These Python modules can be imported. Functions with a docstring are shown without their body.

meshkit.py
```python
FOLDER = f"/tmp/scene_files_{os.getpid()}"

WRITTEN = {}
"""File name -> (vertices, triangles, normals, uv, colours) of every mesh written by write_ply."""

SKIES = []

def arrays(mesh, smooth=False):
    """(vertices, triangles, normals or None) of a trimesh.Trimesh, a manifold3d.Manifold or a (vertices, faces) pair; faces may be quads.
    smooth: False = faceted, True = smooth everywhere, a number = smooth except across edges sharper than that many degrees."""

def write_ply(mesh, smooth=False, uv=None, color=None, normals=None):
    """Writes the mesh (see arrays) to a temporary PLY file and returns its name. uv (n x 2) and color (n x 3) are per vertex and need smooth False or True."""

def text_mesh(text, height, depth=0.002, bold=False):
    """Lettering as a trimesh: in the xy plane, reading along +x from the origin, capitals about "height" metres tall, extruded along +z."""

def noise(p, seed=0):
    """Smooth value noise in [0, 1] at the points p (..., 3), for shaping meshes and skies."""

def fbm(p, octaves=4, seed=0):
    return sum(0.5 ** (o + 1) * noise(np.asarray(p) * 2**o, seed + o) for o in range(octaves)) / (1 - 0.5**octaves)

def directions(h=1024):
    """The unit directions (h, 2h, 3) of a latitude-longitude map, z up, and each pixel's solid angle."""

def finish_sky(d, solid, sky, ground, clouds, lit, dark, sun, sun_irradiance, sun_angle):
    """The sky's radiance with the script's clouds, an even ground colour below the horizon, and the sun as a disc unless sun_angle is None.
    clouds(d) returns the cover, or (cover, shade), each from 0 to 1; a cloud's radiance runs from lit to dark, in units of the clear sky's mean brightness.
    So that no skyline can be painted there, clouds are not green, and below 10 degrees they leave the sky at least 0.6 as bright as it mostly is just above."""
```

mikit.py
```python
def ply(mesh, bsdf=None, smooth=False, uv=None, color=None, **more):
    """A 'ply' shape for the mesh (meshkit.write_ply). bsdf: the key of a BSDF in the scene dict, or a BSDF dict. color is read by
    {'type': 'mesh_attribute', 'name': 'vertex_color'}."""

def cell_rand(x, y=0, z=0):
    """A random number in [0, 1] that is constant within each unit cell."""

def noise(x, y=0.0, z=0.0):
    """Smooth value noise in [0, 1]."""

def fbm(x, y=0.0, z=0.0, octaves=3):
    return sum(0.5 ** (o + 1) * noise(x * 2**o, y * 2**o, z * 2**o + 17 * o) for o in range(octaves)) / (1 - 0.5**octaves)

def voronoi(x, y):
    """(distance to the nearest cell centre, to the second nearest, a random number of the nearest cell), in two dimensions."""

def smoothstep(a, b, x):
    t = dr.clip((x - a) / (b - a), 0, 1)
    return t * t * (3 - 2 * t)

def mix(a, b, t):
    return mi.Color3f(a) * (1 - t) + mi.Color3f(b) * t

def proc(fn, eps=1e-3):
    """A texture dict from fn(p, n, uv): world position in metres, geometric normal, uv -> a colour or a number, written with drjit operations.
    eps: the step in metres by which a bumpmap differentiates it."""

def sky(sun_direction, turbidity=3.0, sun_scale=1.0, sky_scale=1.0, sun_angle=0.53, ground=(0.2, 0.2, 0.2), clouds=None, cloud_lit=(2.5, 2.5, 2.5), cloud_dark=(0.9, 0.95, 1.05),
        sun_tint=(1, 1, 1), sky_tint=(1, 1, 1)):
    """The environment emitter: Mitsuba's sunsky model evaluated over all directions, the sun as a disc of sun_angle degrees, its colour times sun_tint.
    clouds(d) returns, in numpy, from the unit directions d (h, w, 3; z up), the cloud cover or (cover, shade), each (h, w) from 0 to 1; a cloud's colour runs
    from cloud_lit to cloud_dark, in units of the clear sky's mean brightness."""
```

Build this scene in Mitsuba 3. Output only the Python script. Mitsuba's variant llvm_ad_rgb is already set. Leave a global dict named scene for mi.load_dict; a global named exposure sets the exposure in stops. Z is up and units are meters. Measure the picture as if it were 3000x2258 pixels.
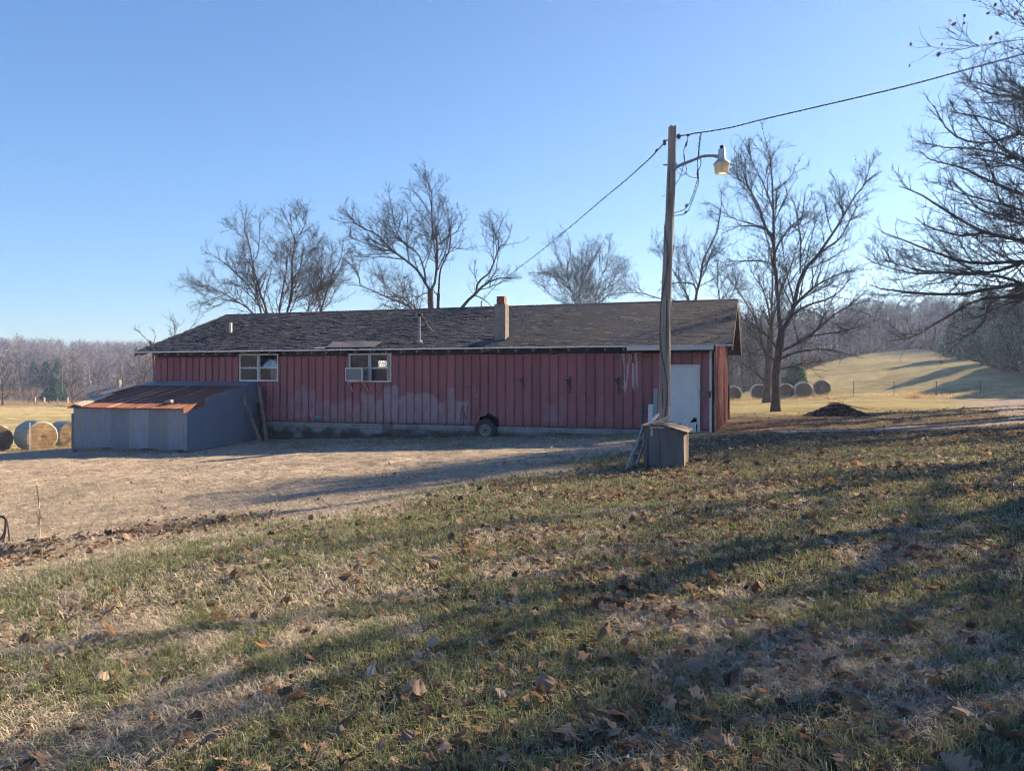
import math, numpy as np, trimesh, mitsuba as mi, drjit as dr, mikit, meshkit
from mikit import proc, noise, fbm, voronoi, cell_rand, smoothstep, mix
from shapely.geometry import Polygon, box as sbox
from scipy.interpolate import RBFInterpolator, PchipInterpolator
T = mi.ScalarTransform4f
scene, labels = {}, {}
# ------------------------------------------------------------------ camera, sky, exposure
EYE = 1.7
F, CX, HY = 2224.0, 1500.0, 1102.6            # focal length, centre and horizon in photograph pixels (3000 wide)
scene['camera'] = {'type': 'perspective', 'fov': math.degrees(2 * math.atan(1500 / F)), 'fov_axis': 'x', 'near_clip': 0.1, 'far_clip': 6000.0,
                   'principal_point_offset_y': (1129.0 - HY) / 2258.0,
                   'to_world': T().look_at(origin=[0, 0, EYE], target=[0, 10, EYE], up=[0, 0, 1])}
AZ, EL = math.radians(57.0), math.radians(27.5)
SUN = [math.sin(AZ) * math.cos(EL), math.cos(AZ) * math.cos(EL), math.sin(EL)]
scene['sky'] = mikit.sky(SUN, turbidity=2.0, sun_scale=2.1, sky_scale=1.0, sky_tint=(0.66, 0.895, 1.22), sun_tint=(1.0, 0.975, 0.95), ground=(0.25, 0.2, 0.15))
exposure = 2.45
rng = np.random.default_rng(7)

# ------------------------------------------------------------------ helpers
def add(key, mesh, bsdf, label=None, cat=None, group=None, kind=None, smooth=False, **kw):
    if key in scene:
        n = 1
        while f'{key}_{n:03d}' in scene: n += 1
        key = f'{key}_{n:03d}'
    scene[key] = mikit.ply(mesh, bsdf, smooth=smooth, **kw)
    tag(key, label, cat, group, kind)
    return key

used = {}
def name(key):                                   # the next free name of a thing that has parts
    n = used.get(key, 0); used[key] = n + 1
    return key if n == 0 else f'{key}_{n:03d}'

def tag(key, label=None, cat=None, group=None, kind=None):
    d = {k: v for k, v in (('label', label), ('category', cat), ('group', group), ('kind', kind)) if v}
    if d: labels[key] = d

def cat(ms):
    ms = [m if isinstance(m, trimesh.Trimesh) else trimesh.Trimesh(m[0], m[1], process=False) for m in ms]
    return trimesh.util.concatenate(ms)

def bx(x0, x1, y0, y1, z0, z1):
    m = trimesh.creation.box(extents=[abs(x1 - x0), abs(y1 - y0), abs(z1 - z0)])
    m.apply_translation([(x0 + x1) / 2, (y0 + y1) / 2, (z0 + z1) / 2])
    return m

def beam(p, q, w, h, up=(0, 0, 1), twist=0.0):
    p, q = np.array(p, float), np.array(q, float); d = q - p; L = np.linalg.norm(d); d /= L
    u = np.cross(d, up); u = u / np.linalg.norm(u) if np.linalg.norm(u) > 1e-6 else np.array([1.0, 0, 0])
    v = np.cross(u, d)
    u, v = u * math.cos(twist) + v * math.sin(twist), v * math.cos(twist) - u * math.sin(twist)
    m = trimesh.creation.box(extents=[w, L, h])
    M = np.eye(4); M[:3, 0], M[:3, 1], M[:3, 2], M[:3, 3] = u, d, v, (p + q) / 2
    m.apply_transform(M)
    return m

def tubes(P, R, S):
    """P (N,K,3) polylines, R (N,K) radii -> one mesh of S-sided tubes."""
    P, R = np.asarray(P, float), np.asarray(R, float); N, K, _ = P.shape
    t = np.gradient(P, axis=1); t /= np.linalg.norm(t, axis=2, keepdims=True) + 1e-12
    m = P[:, -1] - P[:, 0]; m /= np.linalg.norm(m, axis=1, keepdims=True) + 1e-12
    ref = np.where(np.abs(m[:, 2:3]) < 0.7, [[0, 0, 1.0]], [[0.8, 0.6, 0]])[:, None, :]
    u = np.cross(t, ref); u /= np.linalg.norm(u, axis=2, keepdims=True) + 1e-12
    v = np.cross(t, u)
    a = np.arange(S) * 2 * np.pi / S
    V = P[:, :, None] + R[:, :, None, None] * (np.cos(a)[:, None] * u[:, :, None] + np.sin(a)[:, None] * v[:, :, None])
    i = (np.arange(N)[:, None, None] * K + np.arange(K - 1)[None, :, None]) * S
    j = np.arange(S)[None, None, :]; k = (j + 1) % S
    A, B, C, D = i + j, i + k, i + S + k, i + S + j
    f = np.concatenate([np.stack([A, B, C], -1).reshape(-1, 3), np.stack([A, C, D], -1).reshape(-1, 3)])
    return V.reshape(-1, 3), f

def tube(pts, r, S=6, n=None):
    pts = np.array(pts, float)
    if n: pts = spline(pts, n)
    return tubes(pts[None], np.full((1, len(pts)), r) if np.isscalar(r) else np.interp(np.linspace(0, 1, len(pts)), np.linspace(0, 1, len(r)), r)[None], S)

def spline(p, n):
    p = np.array(p, float)
    s = np.r_[0, np.cumsum(np.linalg.norm(np.diff(p, axis=0), axis=1) + 1e-9)]
    return PchipInterpolator(s, p)(np.linspace(0, s[-1], n)) if len(p) > 2 else np.array([np.interp(np.linspace(0, s[-1], n), s, p[:, k]) for k in range(p.shape[1])]).T

def lathe(prof, S=20):
    prof = np.array(prof, float); a = np.arange(S) * 2 * np.pi / S
    V = np.stack([prof[:, :1] * np.cos(a), prof[:, :1] * np.sin(a), np.repeat(prof[:, 1:2], S, 1)], -1).reshape(-1, 3)
    i = np.arange(len(prof) - 1)[:, None] * S; j = np.arange(S)[None]; k = (j + 1) % S
    f = np.concatenate([np.stack([i + j, i + k, i + S + k], -1).reshape(-1, 3), np.stack([i + j, i + S + k, i + S + j], -1).reshape(-1, 3)])
    return V, f

def W(px, py, Y):                                # the point at distance Y that the photograph shows at pixel (px, py)
    return np.array([(px - CX) / F * Y, Y, EYE - (py - HY) * Y / F])

def hit(px, py, c, n):                           # where the line of sight meets a plane
    o, d = np.array([0, 0, EYE]), np.array([(px - CX) / F, 1, -(py - HY) / F])
    return o + d * (np.dot(np.array(c) - o, n) / np.dot(d, n))

# the barn's own frame: x' to the right along the long wall from its right corner, y' away behind the wall
B0 = np.array([6.266, 23.7, 0.0]); RX, DY = np.array([0.950, -0.3128, 0]), np.array([0.3128, 0.950, 0])
RX /= np.linalg.norm(RX); DY /= np.linalg.norm(DY)
BM = np.eye(4); BM[:3, 0], BM[:3, 1], BM[:3, 3] = RX, DY, B0
def loc(p): p = np.asarray(p) - B0; return np.array([p @ RX, p @ DY, p[2]])
def glo(x, y, z): return B0 + RX * x + DY * y + np.array([0, 0, z])
def fac(px, py, y=0.0):                          # (x', z) on the plane y' = y
    q = loc(hit(px, py, B0 + DY * y, DY)); return q[0], q[2]
def barn(m):
    m = m if isinstance(m, trimesh.Trimesh) else trimesh.Trimesh(m[0], m[1], process=False)
    m = m.copy(); m.apply_transform(BM); return m
def slab(poly, y0, y1):                          # a polygon in (x', z) extruded from y0 to y1
    gs = [g for g in getattr(poly, 'geoms', [poly]) if g.area > 1e-5]
    if not gs: return None
    m = cat([trimesh.creation.extrude_polygon(g, abs(y1 - y0), engine='earcut') for g in gs])
    v = m.vertices; return trimesh.Trimesh(np.stack([v[:, 0], max(y0, y1) - v[:, 2], v[:, 1]], 1), m.faces, process=False)

# ------------------------------------------------------------------ terrain
def warp(p):
    p = np.asarray(p, float); r = np.linalg.norm(p, axis=-1, keepdims=True) + 1e-6
    return p / r * np.log1p(r / 12.0)
CTRL = np.array([
    (0, 0, .08), (0, 3, .07), (-3, 3, .0), (3, 3, .1), (8, 3, .2), (-8, 3, -.15), (0, -6, .2), (12, -4, .4), (-12, -4, -.2),
    (2.8, 13.8, 0), (6.3, 23.7, -.06), (2.5, 25, -.2), (-3, 27, -.45), (-9.7, 29, -.72), (-10.9, 25.4, -.84), (-15.5, 27, -.96), (-16, 31, -1.15),
    (-4.2, 6.2, -.1), (-2.6, 10.5, -.18), (1.9, 15.8, -.1), (-6, 12, -.45), (-8, 18, -.62), (-3, 18, -.4), (-12, 14, -.8), (-20, 16, -1.2),
    (8, 10, .15), (12, 16, .2), (8, 18, .05), (16, 24, .1), (22, 27, .15), (13.9, 40, -.15), (14.8, 34, -.1), (19.5, 58, -.3), (30, 45, .05), (40, 50, .3),
    (21, 74, -.84), (28.5, 74, -.5), (30, 74, -.32), (29, 65, 0), (40, 65, .05), (50, 70, .9), (51, 80, 2.6), (40, 80, .5), (38, 95, 1.2), (44, 120, 2.6), (64, 140, 5.6), (79, 150, 7.1), (69, 110, 4.2),
    (20, 100, -.9), (40, 170, 3.), (80, 230, 11.5), (120, 200, 12), (160, 300, 19), (60, 300, 9), (100, 90, 7), (140, 120, 14),
    (4, 38, -.5), (-8, 42, -1.1), (8, 60, -.8), (-10, 70, -2), (-24, 39, -2.05), (-26, 44, -2.4), (-40, 45, -2.8), (-36, 89, -3.2), (-58, 89, -3.3), (-60, 120, -3.6), (-100, 160, -4), (-60, 165, -3.8), (-20, 160, -3),
    (-160, 230, -1), (-110, 240, -1), (-60, 230, -1.5), (-120, 320, 5), (-230, 320, 6), (-190, 420, 11), (-280, 420, 14.5), (-350, 380, 14), (-60, 400, 5), (-150, 500, 9), (0, 300, 0),
    (-30, -60, 0), (60, -40, 2), (-90, 0, -3), (80, 20, 3), (150, 30, 8), (0, -300, 3), (-400, 0, 0), (400, 0, 20), (0, 900, 6), (-500, 900, 12), (600, 900, 25), (0, -1500, 5), (1500, 0, 20), (-1500, 0, 5), (0, 1500, 6)], float)
_rbf = RBFInterpolator(warp(CTRL[:, :2]), CTRL[:, 2], kernel='thin_plate_spline', smoothing=2e-4)
def sst(a, b, x):
    t = np.clip((x - a) / (b - a), 0, 1); return t * t * (3 - 2 * t)
def edge_d(x, y): return (x + 3.3) * .8438 - (y - 8.4) * .5365          # > 0 on the lawn with leaves, < 0 on the pale dry grass
def wob(m, x, y): return .35 * m.sin(x * 1.3 + y * .7) + .25 * m.sin(x * .5 - y * 1.9 + 1) + .15 * m.sin(2.7 * x + 1.1 * y)
def terrain(x, y):
    x, y = np.broadcast_arrays(np.asarray(x, float), np.asarray(y, float)); sh = x.shape
    p = np.stack([x.ravel(), y.ravel()], 1)
    z = np.concatenate([_rbf(warp(q)) for q in np.array_split(p, max(1, len(p) // 60000))]) if len(p) else np.zeros(0)
    e = edge_d(p[:, 0], p[:, 1])
    z = z + .10 * (sst(-1.3, .5, e) - .5) * (1 - sst(12, 20, p[:, 1])) * sst(2, 4, p[:, 1])
    n = meshkit.fbm(np.stack([p[:, 0] * .9, p[:, 1] * .9, p[:, 0] * 0], 1), 3, 3) - .5
    z = z + n * .07 * (1 + sst(30, 120, np.hypot(p[:, 0], p[:, 1])) * 4)
    return z.reshape(sh)
def gz(x, y): return float(terrain(x, y))
def gpix(px, py, y0=2.0, y1=400.0):              # the ground point seen at a pixel
    Y = np.geomspace(y0, y1, 900); X = (px - CX) / F * Y
    ray = EYE - (py - HY) * Y / F
    under = np.nonzero(ray < terrain(X, Y))[0]
    i = under[0] if len(under) else len(Y) - 1
    return np.array([X[i], Y[i], gz(X[i], Y[i])])

fine, coarse = np.arange(-44, 44.01, .22), np.arange(50, 311, 6.0)
ang = np.radians(np.r_[fine, coarse]); rad = np.r_[0.0, np.geomspace(.6, 2500, 330)]
A, Rr = np.meshgrid(ang, rad, indexing='ij'); gx, gy = Rr * np.sin(A), Rr * np.cos(A)
V = np.stack([gx, gy, terrain(gx, gy)], -1).reshape(-1, 3)
na, nr = A.shape; i = np.arange(na)[:, None] * nr; i2 = ((np.arange(na) + 1) % na)[:, None] * nr; j = np.arange(nr - 1)[None]
Fc = np.concatenate([np.stack([i + j, i + j + 1, i2 + j + 1], -1).reshape(-1, 3), np.stack([i + j, i2 + j + 1, i2 + j], -1).reshape(-1, 3)])

def ground_col(p, n, uv):
    x, y = p.x, p.y
    w = wob(dr, x, y); e = (x + 3.3) * .8438 - (y - 8.4) * .5365
    lawn = smoothstep(-1.0, .9, e + w); rr = dr.sqrt(x * x + y * y)
    f1, f2, f3 = fbm(x * 1.1, y * 1.1, 0, 3), fbm(x * 7, y * 7, 3, 3), noise(x * 55, y * 40, 1)
    straw = mix((.070, .060, .052), (.52, .445, .37), smoothstep(.15, .8, fbm(x * 5, y * 3.5, 6, 2) * .45 + f3 * .55)) * (.72 + .5 * f1)
    turf = mix((.038, .040, .024), (.24, .205, .15), smoothstep(.35, .75, f1 * .5 + f2 * .5)) * (.35 + 1.1 * f3)
    c = mix(straw, turf, lawn)
    bx_, by_, bz_ = inb(p)
    foot = smoothstep(-5.2, -2.6, by_ + w * 1.2) * smoothstep(-17.2, -13.5, bx_ + w) * smoothstep(.32, .6, f1 * .6 + f2 * .4)
    c = mix(c, mix((.06, .08, .035), (.15, .16, .08), f3), foot * .8)
    band = dr.abs((x + 5.8) * .832 - (y - 8.1) * .555); along = (x + 5.8) * .555 + (y - 8.6) * .832
    c = mix(c, mix((.055, .045, .034), (.24, .18, .13), f3), smoothstep(1.3, .4, band + w * .6) * smoothstep(-3, -1, along) * smoothstep(3.6, 2.2, along) * .8)
    dirt = smoothstep(18.5, 22, y + w * 2) * smoothstep(4.0, 7.0, x + w) * (1 - smoothstep(33.5, 37, y + w * 2.5))
    c = mix(c, mix((.075, .058, .048), (.20, .16, .13), f2 * .6 + f3 * .5), dirt * .9)
    far = smoothstep(35, 38, y + w * 2)
    g = fbm(x * .12, y * .35, 5, 3)
    field = mix((.235, .215, .115), (.385, .335, .195), smoothstep(.3, .7, g * .6 + f1 * .4)) * (.8 + .4 * f2)
    c = mix(c, field, far)
    woods = dr.maximum(smoothstep(168, 180, rr) * smoothstep(20, -10, x), smoothstep(200, 215, rr))
    return mix(c, mix((.13, .095, .07), (.25, .19, .14), f1), woods)
def ground_bump(p, n, uv):
    return .016 * noise(p.x * 22, p.y * 22) + .035 * noise(p.x * 8, p.y * 8, 4) + .03 * fbm(p.x * 3, p.y * 3, 0, 2) + .007 * noise(p.x * 60, p.y * 60)
def diffuse(c): return {'type': 'twosided', 'b': {'type': 'diffuse', 'reflectance': c if isinstance(c, dict) else {'type': 'rgb', 'value': list(c)}}}
def rough(c, r=.6, **k): return {'type': 'twosided', 'b': {'type': 'principled', 'base_color': c if isinstance(c, dict) else {'type': 'rgb', 'value': list(c)}, 'roughness': r, 'specular': .4, **k}}
def bump(b, fn, s=1.0, eps=1e-3):
    return {'type': 'twosided', 'b': {'type': 'bumpmap', 'tex': proc(fn, eps), 'scale': s, 'b': b['b']}}
VC = {'type': 'mesh_attribute', 'name': 'vertex_color'}
scene['m_ground'] = bump(diffuse(proc(ground_col)), ground_bump, 1.0, 4e-3)
add('ground', (V, Fc), 'm_ground', 'rolling ground of lawn, dry grass and pasture', kind='structure', smooth=True)

# ------------------------------------------------------------------ materials
def inb(p):                                      # barn frame coordinates of a shading point
    x, y = p.x - float(B0[0]), p.y - float(B0[1])
    return x * float(RX[0]) + y * float(RX[1]), x * float(DY[0]) + y * float(DY[1]), p.z
def paint(wear):
    def f(p, n, uv):
        x, y, z = inb(p)
        board = cell_rand(dr.floor(x / .31), 3, 1)
        f1, f2 = fbm(x * .8, z * .55, 2, 3), fbm(x * 9, z * 3.2, 5, 3)
        red = mix((.235, .068, .078), (.335, .122, .135), f1 * .6 + f2 * .4) * (.88 + .24 * board) * (.50 if wear < .5 else 1.0)
        # paint worn to grey board by board, most of all right of the second window
        top = .62 + .62 * cell_rand(dr.floor(x / .31), 7, 2) + (fbm(x * 3, z * 4, 8, 2) - .5) * .45
        mid = smoothstep(-12.35, -12.0, x) * smoothstep(-8.0, -8.4, x); side = smoothstep(-16.2, -14.6, x) * smoothstep(-11.9, -12.3, x); right = smoothstep(-5.5, -5.2, x) * smoothstep(-4.7, -5.0, x) * .7
        amount = mid * (.72 + .28 * cell_rand(dr.floor(x / .31), 9, 4)) + side * .38 + right * .6 + .08
        worn = smoothstep(top + .18, top - .06, z) * smoothstep(.03, .12, z) * amount * (.70 + .45 * smoothstep(.30, .62, f2))
        c = mix(red, mix((.26, .19, .215), (.35, .28, .31), f2), dr.clip(worn * wear, 0, .8))
        drips = smoothstep(.58, .70, noise(x * 26, z * 1.6, 9)) * smoothstep(-2.95, -2.75, x) * smoothstep(-2.25, -2.45, x) * smoothstep(1.35, 1.7, z + f2 * .4)
        c = mix(c, (.5, .45, .46), drips * .8)
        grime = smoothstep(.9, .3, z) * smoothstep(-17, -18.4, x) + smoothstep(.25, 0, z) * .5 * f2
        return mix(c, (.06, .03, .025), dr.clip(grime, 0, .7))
    return proc(f)
scene['m_stroke'] = rough((.20, .065, .078), .7)
scene['m_siding'] = bump(rough(paint(1.0), .72), lambda p, n, uv: .004 * fbm(p.x * 14, p.y * 14, p.z * 3, 3), 1.0)
scene['m_batten'] = rough(paint(.35), .7)
def block_col(p, n, uv):
    x, y, z = inb(p)
    f1, f2 = fbm(x * 1.2, z * 2, 1, 3), fbm(x * 14, z * 14 + y * 9, 2, 3)
    c = mix((.19, .195, .205), (.31, .31, .31), f2) * (.85 + .3 * cell_rand(dr.floor(x / .4), dr.floor(z / .2), 2))
    st = smoothstep(-.08, -.34, z + (f1 - .5) * .55) * smoothstep(.3, .6, f1 + .25 * f2)
    return mix(c, (.05, .045, .04), dr.clip(st * .95, 0, .9))
scene['m_block'] = bump(diffuse(proc(block_col)), lambda p, n, uv: .003 * fbm(p.x * 30, p.y * 30, p.z * 30, 2), 1.0)
def shingle_col(p, n, uv):
    x, y, z = inb(p)
    row, f1, f2 = dr.floor((z - 2.5) / .0475), fbm(x * .5, z * 2.2, 1, 3), fbm(x * 20, z * 60, 2, 2)
    r = cell_rand(dr.floor(x / .26 + cell_rand(row, 4, 1) * 7), row, 3)
    c = mix((.006, .010, .021), (.023, .034, .058), r * .40 + f1 * .40 + f2 * .2)
    streak = smoothstep(.56, .72, fbm(x * .9 + z * .8, z * 3.1, 7, 3))
    c = mix(c, (.022, .023, .028), streak * .65)
    return mix(c, (.16, .155, .155), smoothstep(.90, .97, r) * .30)
scene['m_shingle'] = rough(proc(shingle_col), .8)
scene['m_felt'] = rough((.018, .017, .018), .9)
def galv_col(p, n, uv):
    x, y, z = inb(p)
    pan = cell_rand(dr.floor((x + 21.73) / .83), dr.floor(y / .85), 5)
    f1, f2 = fbm(x * 1.5, y * 1.5, z * 1.2, 3), fbm(x * 22, y * 22, z * 5, 3)
    c = mix((.14, .185, .25), (.235, .295, .385), f1 * .5 + f2 * .5) * (.72 + .42 * pan)
    drip = smoothstep(.62, .75, fbm(x * 9, y * 9, z * .35, 2))
    c = mix(c, (.22, .205, .185), drip * .35)
    return mix(c, (.19, .09, .05), smoothstep(-.72, -.95, z + (f2 - .5) * .25) * .6)
scene['m_galv'] = rough(proc(galv_col), .5, metallic=.25)
def rust_col(p, n, uv):
    x, y, z = inb(p)
    f1, f2 = fbm(x * 1.1, y * 1.6, 0, 3), fbm(x * 17, y * 4, 1, 3)
    c = mix((.095, .036, .028), (.215, .085, .06), f1 * .5 + f2 * .5)
    pale = smoothstep(.6, .72, fbm(x * 6, y * .5, 3, 2))
    return mix(c, (.44, .27, .19), pale * .5)
scene['m_rust'] = rough(proc(rust_col), .75)
def white_col(p, n, uv):
    x, y, z = inb(p)
    f1, f2 = fbm(x * 3, z * 3, y * 3, 3), fbm(x * 22, z * 12, y * 20, 3)
    c = mix((.56, .56, .55), (.70, .70, .68), f1 * .5 + f2 * .5)
    return mix(c, (.24, .21, .18), smoothstep(.95, .05, z + (f2 - .5) * 1.3) * smoothstep(.45, .75, f2) * .65)
scene['m_white'] = rough(proc(white_col), .5)
scene['m_frame'] = rough((.52, .53, .54), .45)
scene['m_dark'] = rough((.028, .024, .022), .9)
scene['m_inside'] = diffuse((.10, .085, .07))
scene['m_curtain'] = diffuse((.38, .34, .33))
def grain_wood(a, b, k=1.0):
    def f(p, n, uv):
        g = fbm(p.x * 26 * k, p.y * 26 * k, p.z * 1.3 * k, 3); h = fbm(p.x * 4, p.y * 4, p.z * 2, 2)
        c = mix(a, b, dr.clip(g * .9 + (h - .5) * .7, 0, 1))
        return c * (1 - .75 * smoothstep(.66, .74, fbm(p.x * 34 * k, p.y * 34 * k, p.z * .7 * k, 2)))
    return proc(f)
scene['m_pole'] = bump(rough(grain_wood((.14, .115, .10), (.36, .32, .285)), .85), lambda p, n, uv: .03 * fbm(p.x * 30, p.y * 30, p.z * 1.1, 3), 1.0)
scene['m_ply'] = bump(rough(grain_wood((.056, .062, .072), (.15, .158, .172), .5), .85), lambda p, n, uv: .006 * fbm(p.x * 40, p.y * 40, p.z * 4, 2), 1.0)
scene['m_plank'] = rough(grain_wood((.33, .285, .235), (.58, .52, .44)), .85)
scene['m_boxroof'] = rough(grain_wood((.16, .125, .10), (.31, .25, .21)), .8)
scene['m_oldwood'] = rough(grain_wood((.10, .085, .075), (.26, .225, .20)), .85)
def bark_col(p, n, uv):
    return mix((.035, .028, .024), (.12, .10, .085), fbm(p.x * 9, p.y * 9, p.z * 3.0, 3))
scene['m_bark'] = bump(diffuse(proc(bark_col)), lambda p, n, uv: .05 * fbm(p.x * 13, p.y * 13, p.z * 3.4, 3), 1.0, 3e-3)
scene['m_twig'] = diffuse((.046, .038, .034))
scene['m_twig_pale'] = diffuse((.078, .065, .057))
scene['m_concrete'] = bump(diffuse(proc(lambda p, n, uv: mix((.15, .145, .14), (.27, .255, .24), fbm(p.x * 12, p.y * 12, p.z * 9, 3)))), lambda p, n, uv: .004 * fbm(p.x * 40, p.y * 40, p.z * 40, 2))
scene['m_flue'] = rough((.19, .050, .034), .7)
scene['m_glass'] = {'type': 'thindielectric', 'int_ior': 1.28}
scene['m_shard'] = {'type': 'thindielectric', 'int_ior': 1.9}
scene['m_lens'] = {'type': 'principledthin', 'base_color': {'type': 'rgb', 'value': [.78, .72, .58]}, 'roughness': .35, 'diff_trans': 1.1, 'spec_trans': 0.1}
scene['m_alu'] = rough((.50, .52, .53), .4, metallic=.6)
scene['m_alu_dark'] = rough((.27, .27, .28), .5, metallic=.4)
scene['m_black'] = rough((.022, .022, .024), .6)
scene['m_rubber'] = rough((.030, .030, .031), .75)
scene['m_rim'] = rough((.28, .25, .21), .5)
scene['m_wire'] = rough((.045, .045, .048), .6)
scene['m_teal'] = rough((.02, .30, .29), .5)
scene['m_iron'] = rough((.06, .045, .04), .7)
scene['m_grey_ac'] = rough((.19, .205, .225), .6)
scene['m_patch'] = rough(proc(lambda p, n, uv: mix((.075, .075, .085), (.13, .128, .14), fbm(p.x * 3, p.y * 3, p.z * 9, 3))), .7)
def gable_col(p, n, uv):
    x, y, z = inb(p)
    f = fbm(y * 5, z * .6, 1, 3); g = fbm(y * 16, z * 2.5, 2, 3)
    c = mix((.095, .012, .014), (.22, .040, .040), smoothstep(.25, .75, f * .4 + g * .6))
    return mix(c, (.36, .22, .21), smoothstep(.60, .70, fbm(y * 30, z * .9, 4, 2)) * smoothstep(.35, .6, f) * .7)
scene['m_gable'] = rough(proc(gable_col), .5)
def hay_end(p, n, uv):
    a, r = dr.atan2(uv.y - .5, uv.x - .5), dr.sqrt(dr.square(uv.x - .5) + dr.square(uv.y - .5))
    s = .22 + .18 * dr.sin(r * 120 + a + 7 * fbm(uv.x * 5, uv.y * 5, p.x, 2)) + (fbm(uv.x * 40, uv.y * 40, p.y, 2) - .2) * .7 - .3 * smoothstep(.5, .7, fbm(uv.x * 3.5, uv.y * 3.5, p.y * .2, 2))
    return mix((.17, .120, .075), (.43, .335, .22), dr.clip(s, 0, 1))
scene['m_hay_end'] = bump(diffuse(proc(hay_end)), lambda p, n, uv: .03 * fbm(p.x * 20, p.y * 20, p.z * 20, 2), 1.0, 4e-3)
scene['m_hay_shaded'] = bump(diffuse(proc(lambda p, n, uv: mix((.05, .037, .028), (.14, .105, .078), noise(dr.sqrt(dr.square(uv.x - .5) + dr.square(uv.y - .5)) * 50, uv.x * 9, p.x) * .5 + fbm(uv.x * 30, uv.y * 30, p.y, 2) * .5))), lambda p, n, uv: .03 * fbm(p.x * 20, p.y * 20, p.z * 20, 2), 1.0, 4e-3)  # darker copy of the hay ends: the right bales' shade put into the colour
scene['m_hay_wrap'] = rough(proc(lambda p, n, uv: mix((.21, .21, .17), (.40, .39, .33), fbm(p.x * 3, p.y * 3, p.z * 25, 3))), .55)
scene['m_steelpost'] = rough((.06, .065, .06), .6)
scene['m_gravel'] = bump(diffuse(proc(lambda p, n, uv: mix((.22, .18, .15), (.50, .44, .40), fbm(p.x * 9, p.y * 9, 0, 3) * .5 + noise(p.x * 40, p.y * 40) * .5))), lambda p, n, uv: .02 * noise(p.x * 28, p.y * 28), 1.0, 4e-3)
scene['m_leafy'] = {'type': 'principledthin', 'base_color': VC, 'roughness': .8, 'diff_trans': .7, 'spec_trans': 0.0, 'eta': 1.3}
scene['m_vc'] = diffuse(VC)
scene['m_brush'] = diffuse((.085, .066, .055))

# ------------------------------------------------------------------ the red barn
EZ = 2.665
LEN, WID, PITCH = 21.7, 9.9, (4.555 - EZ) / 5.45
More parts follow.
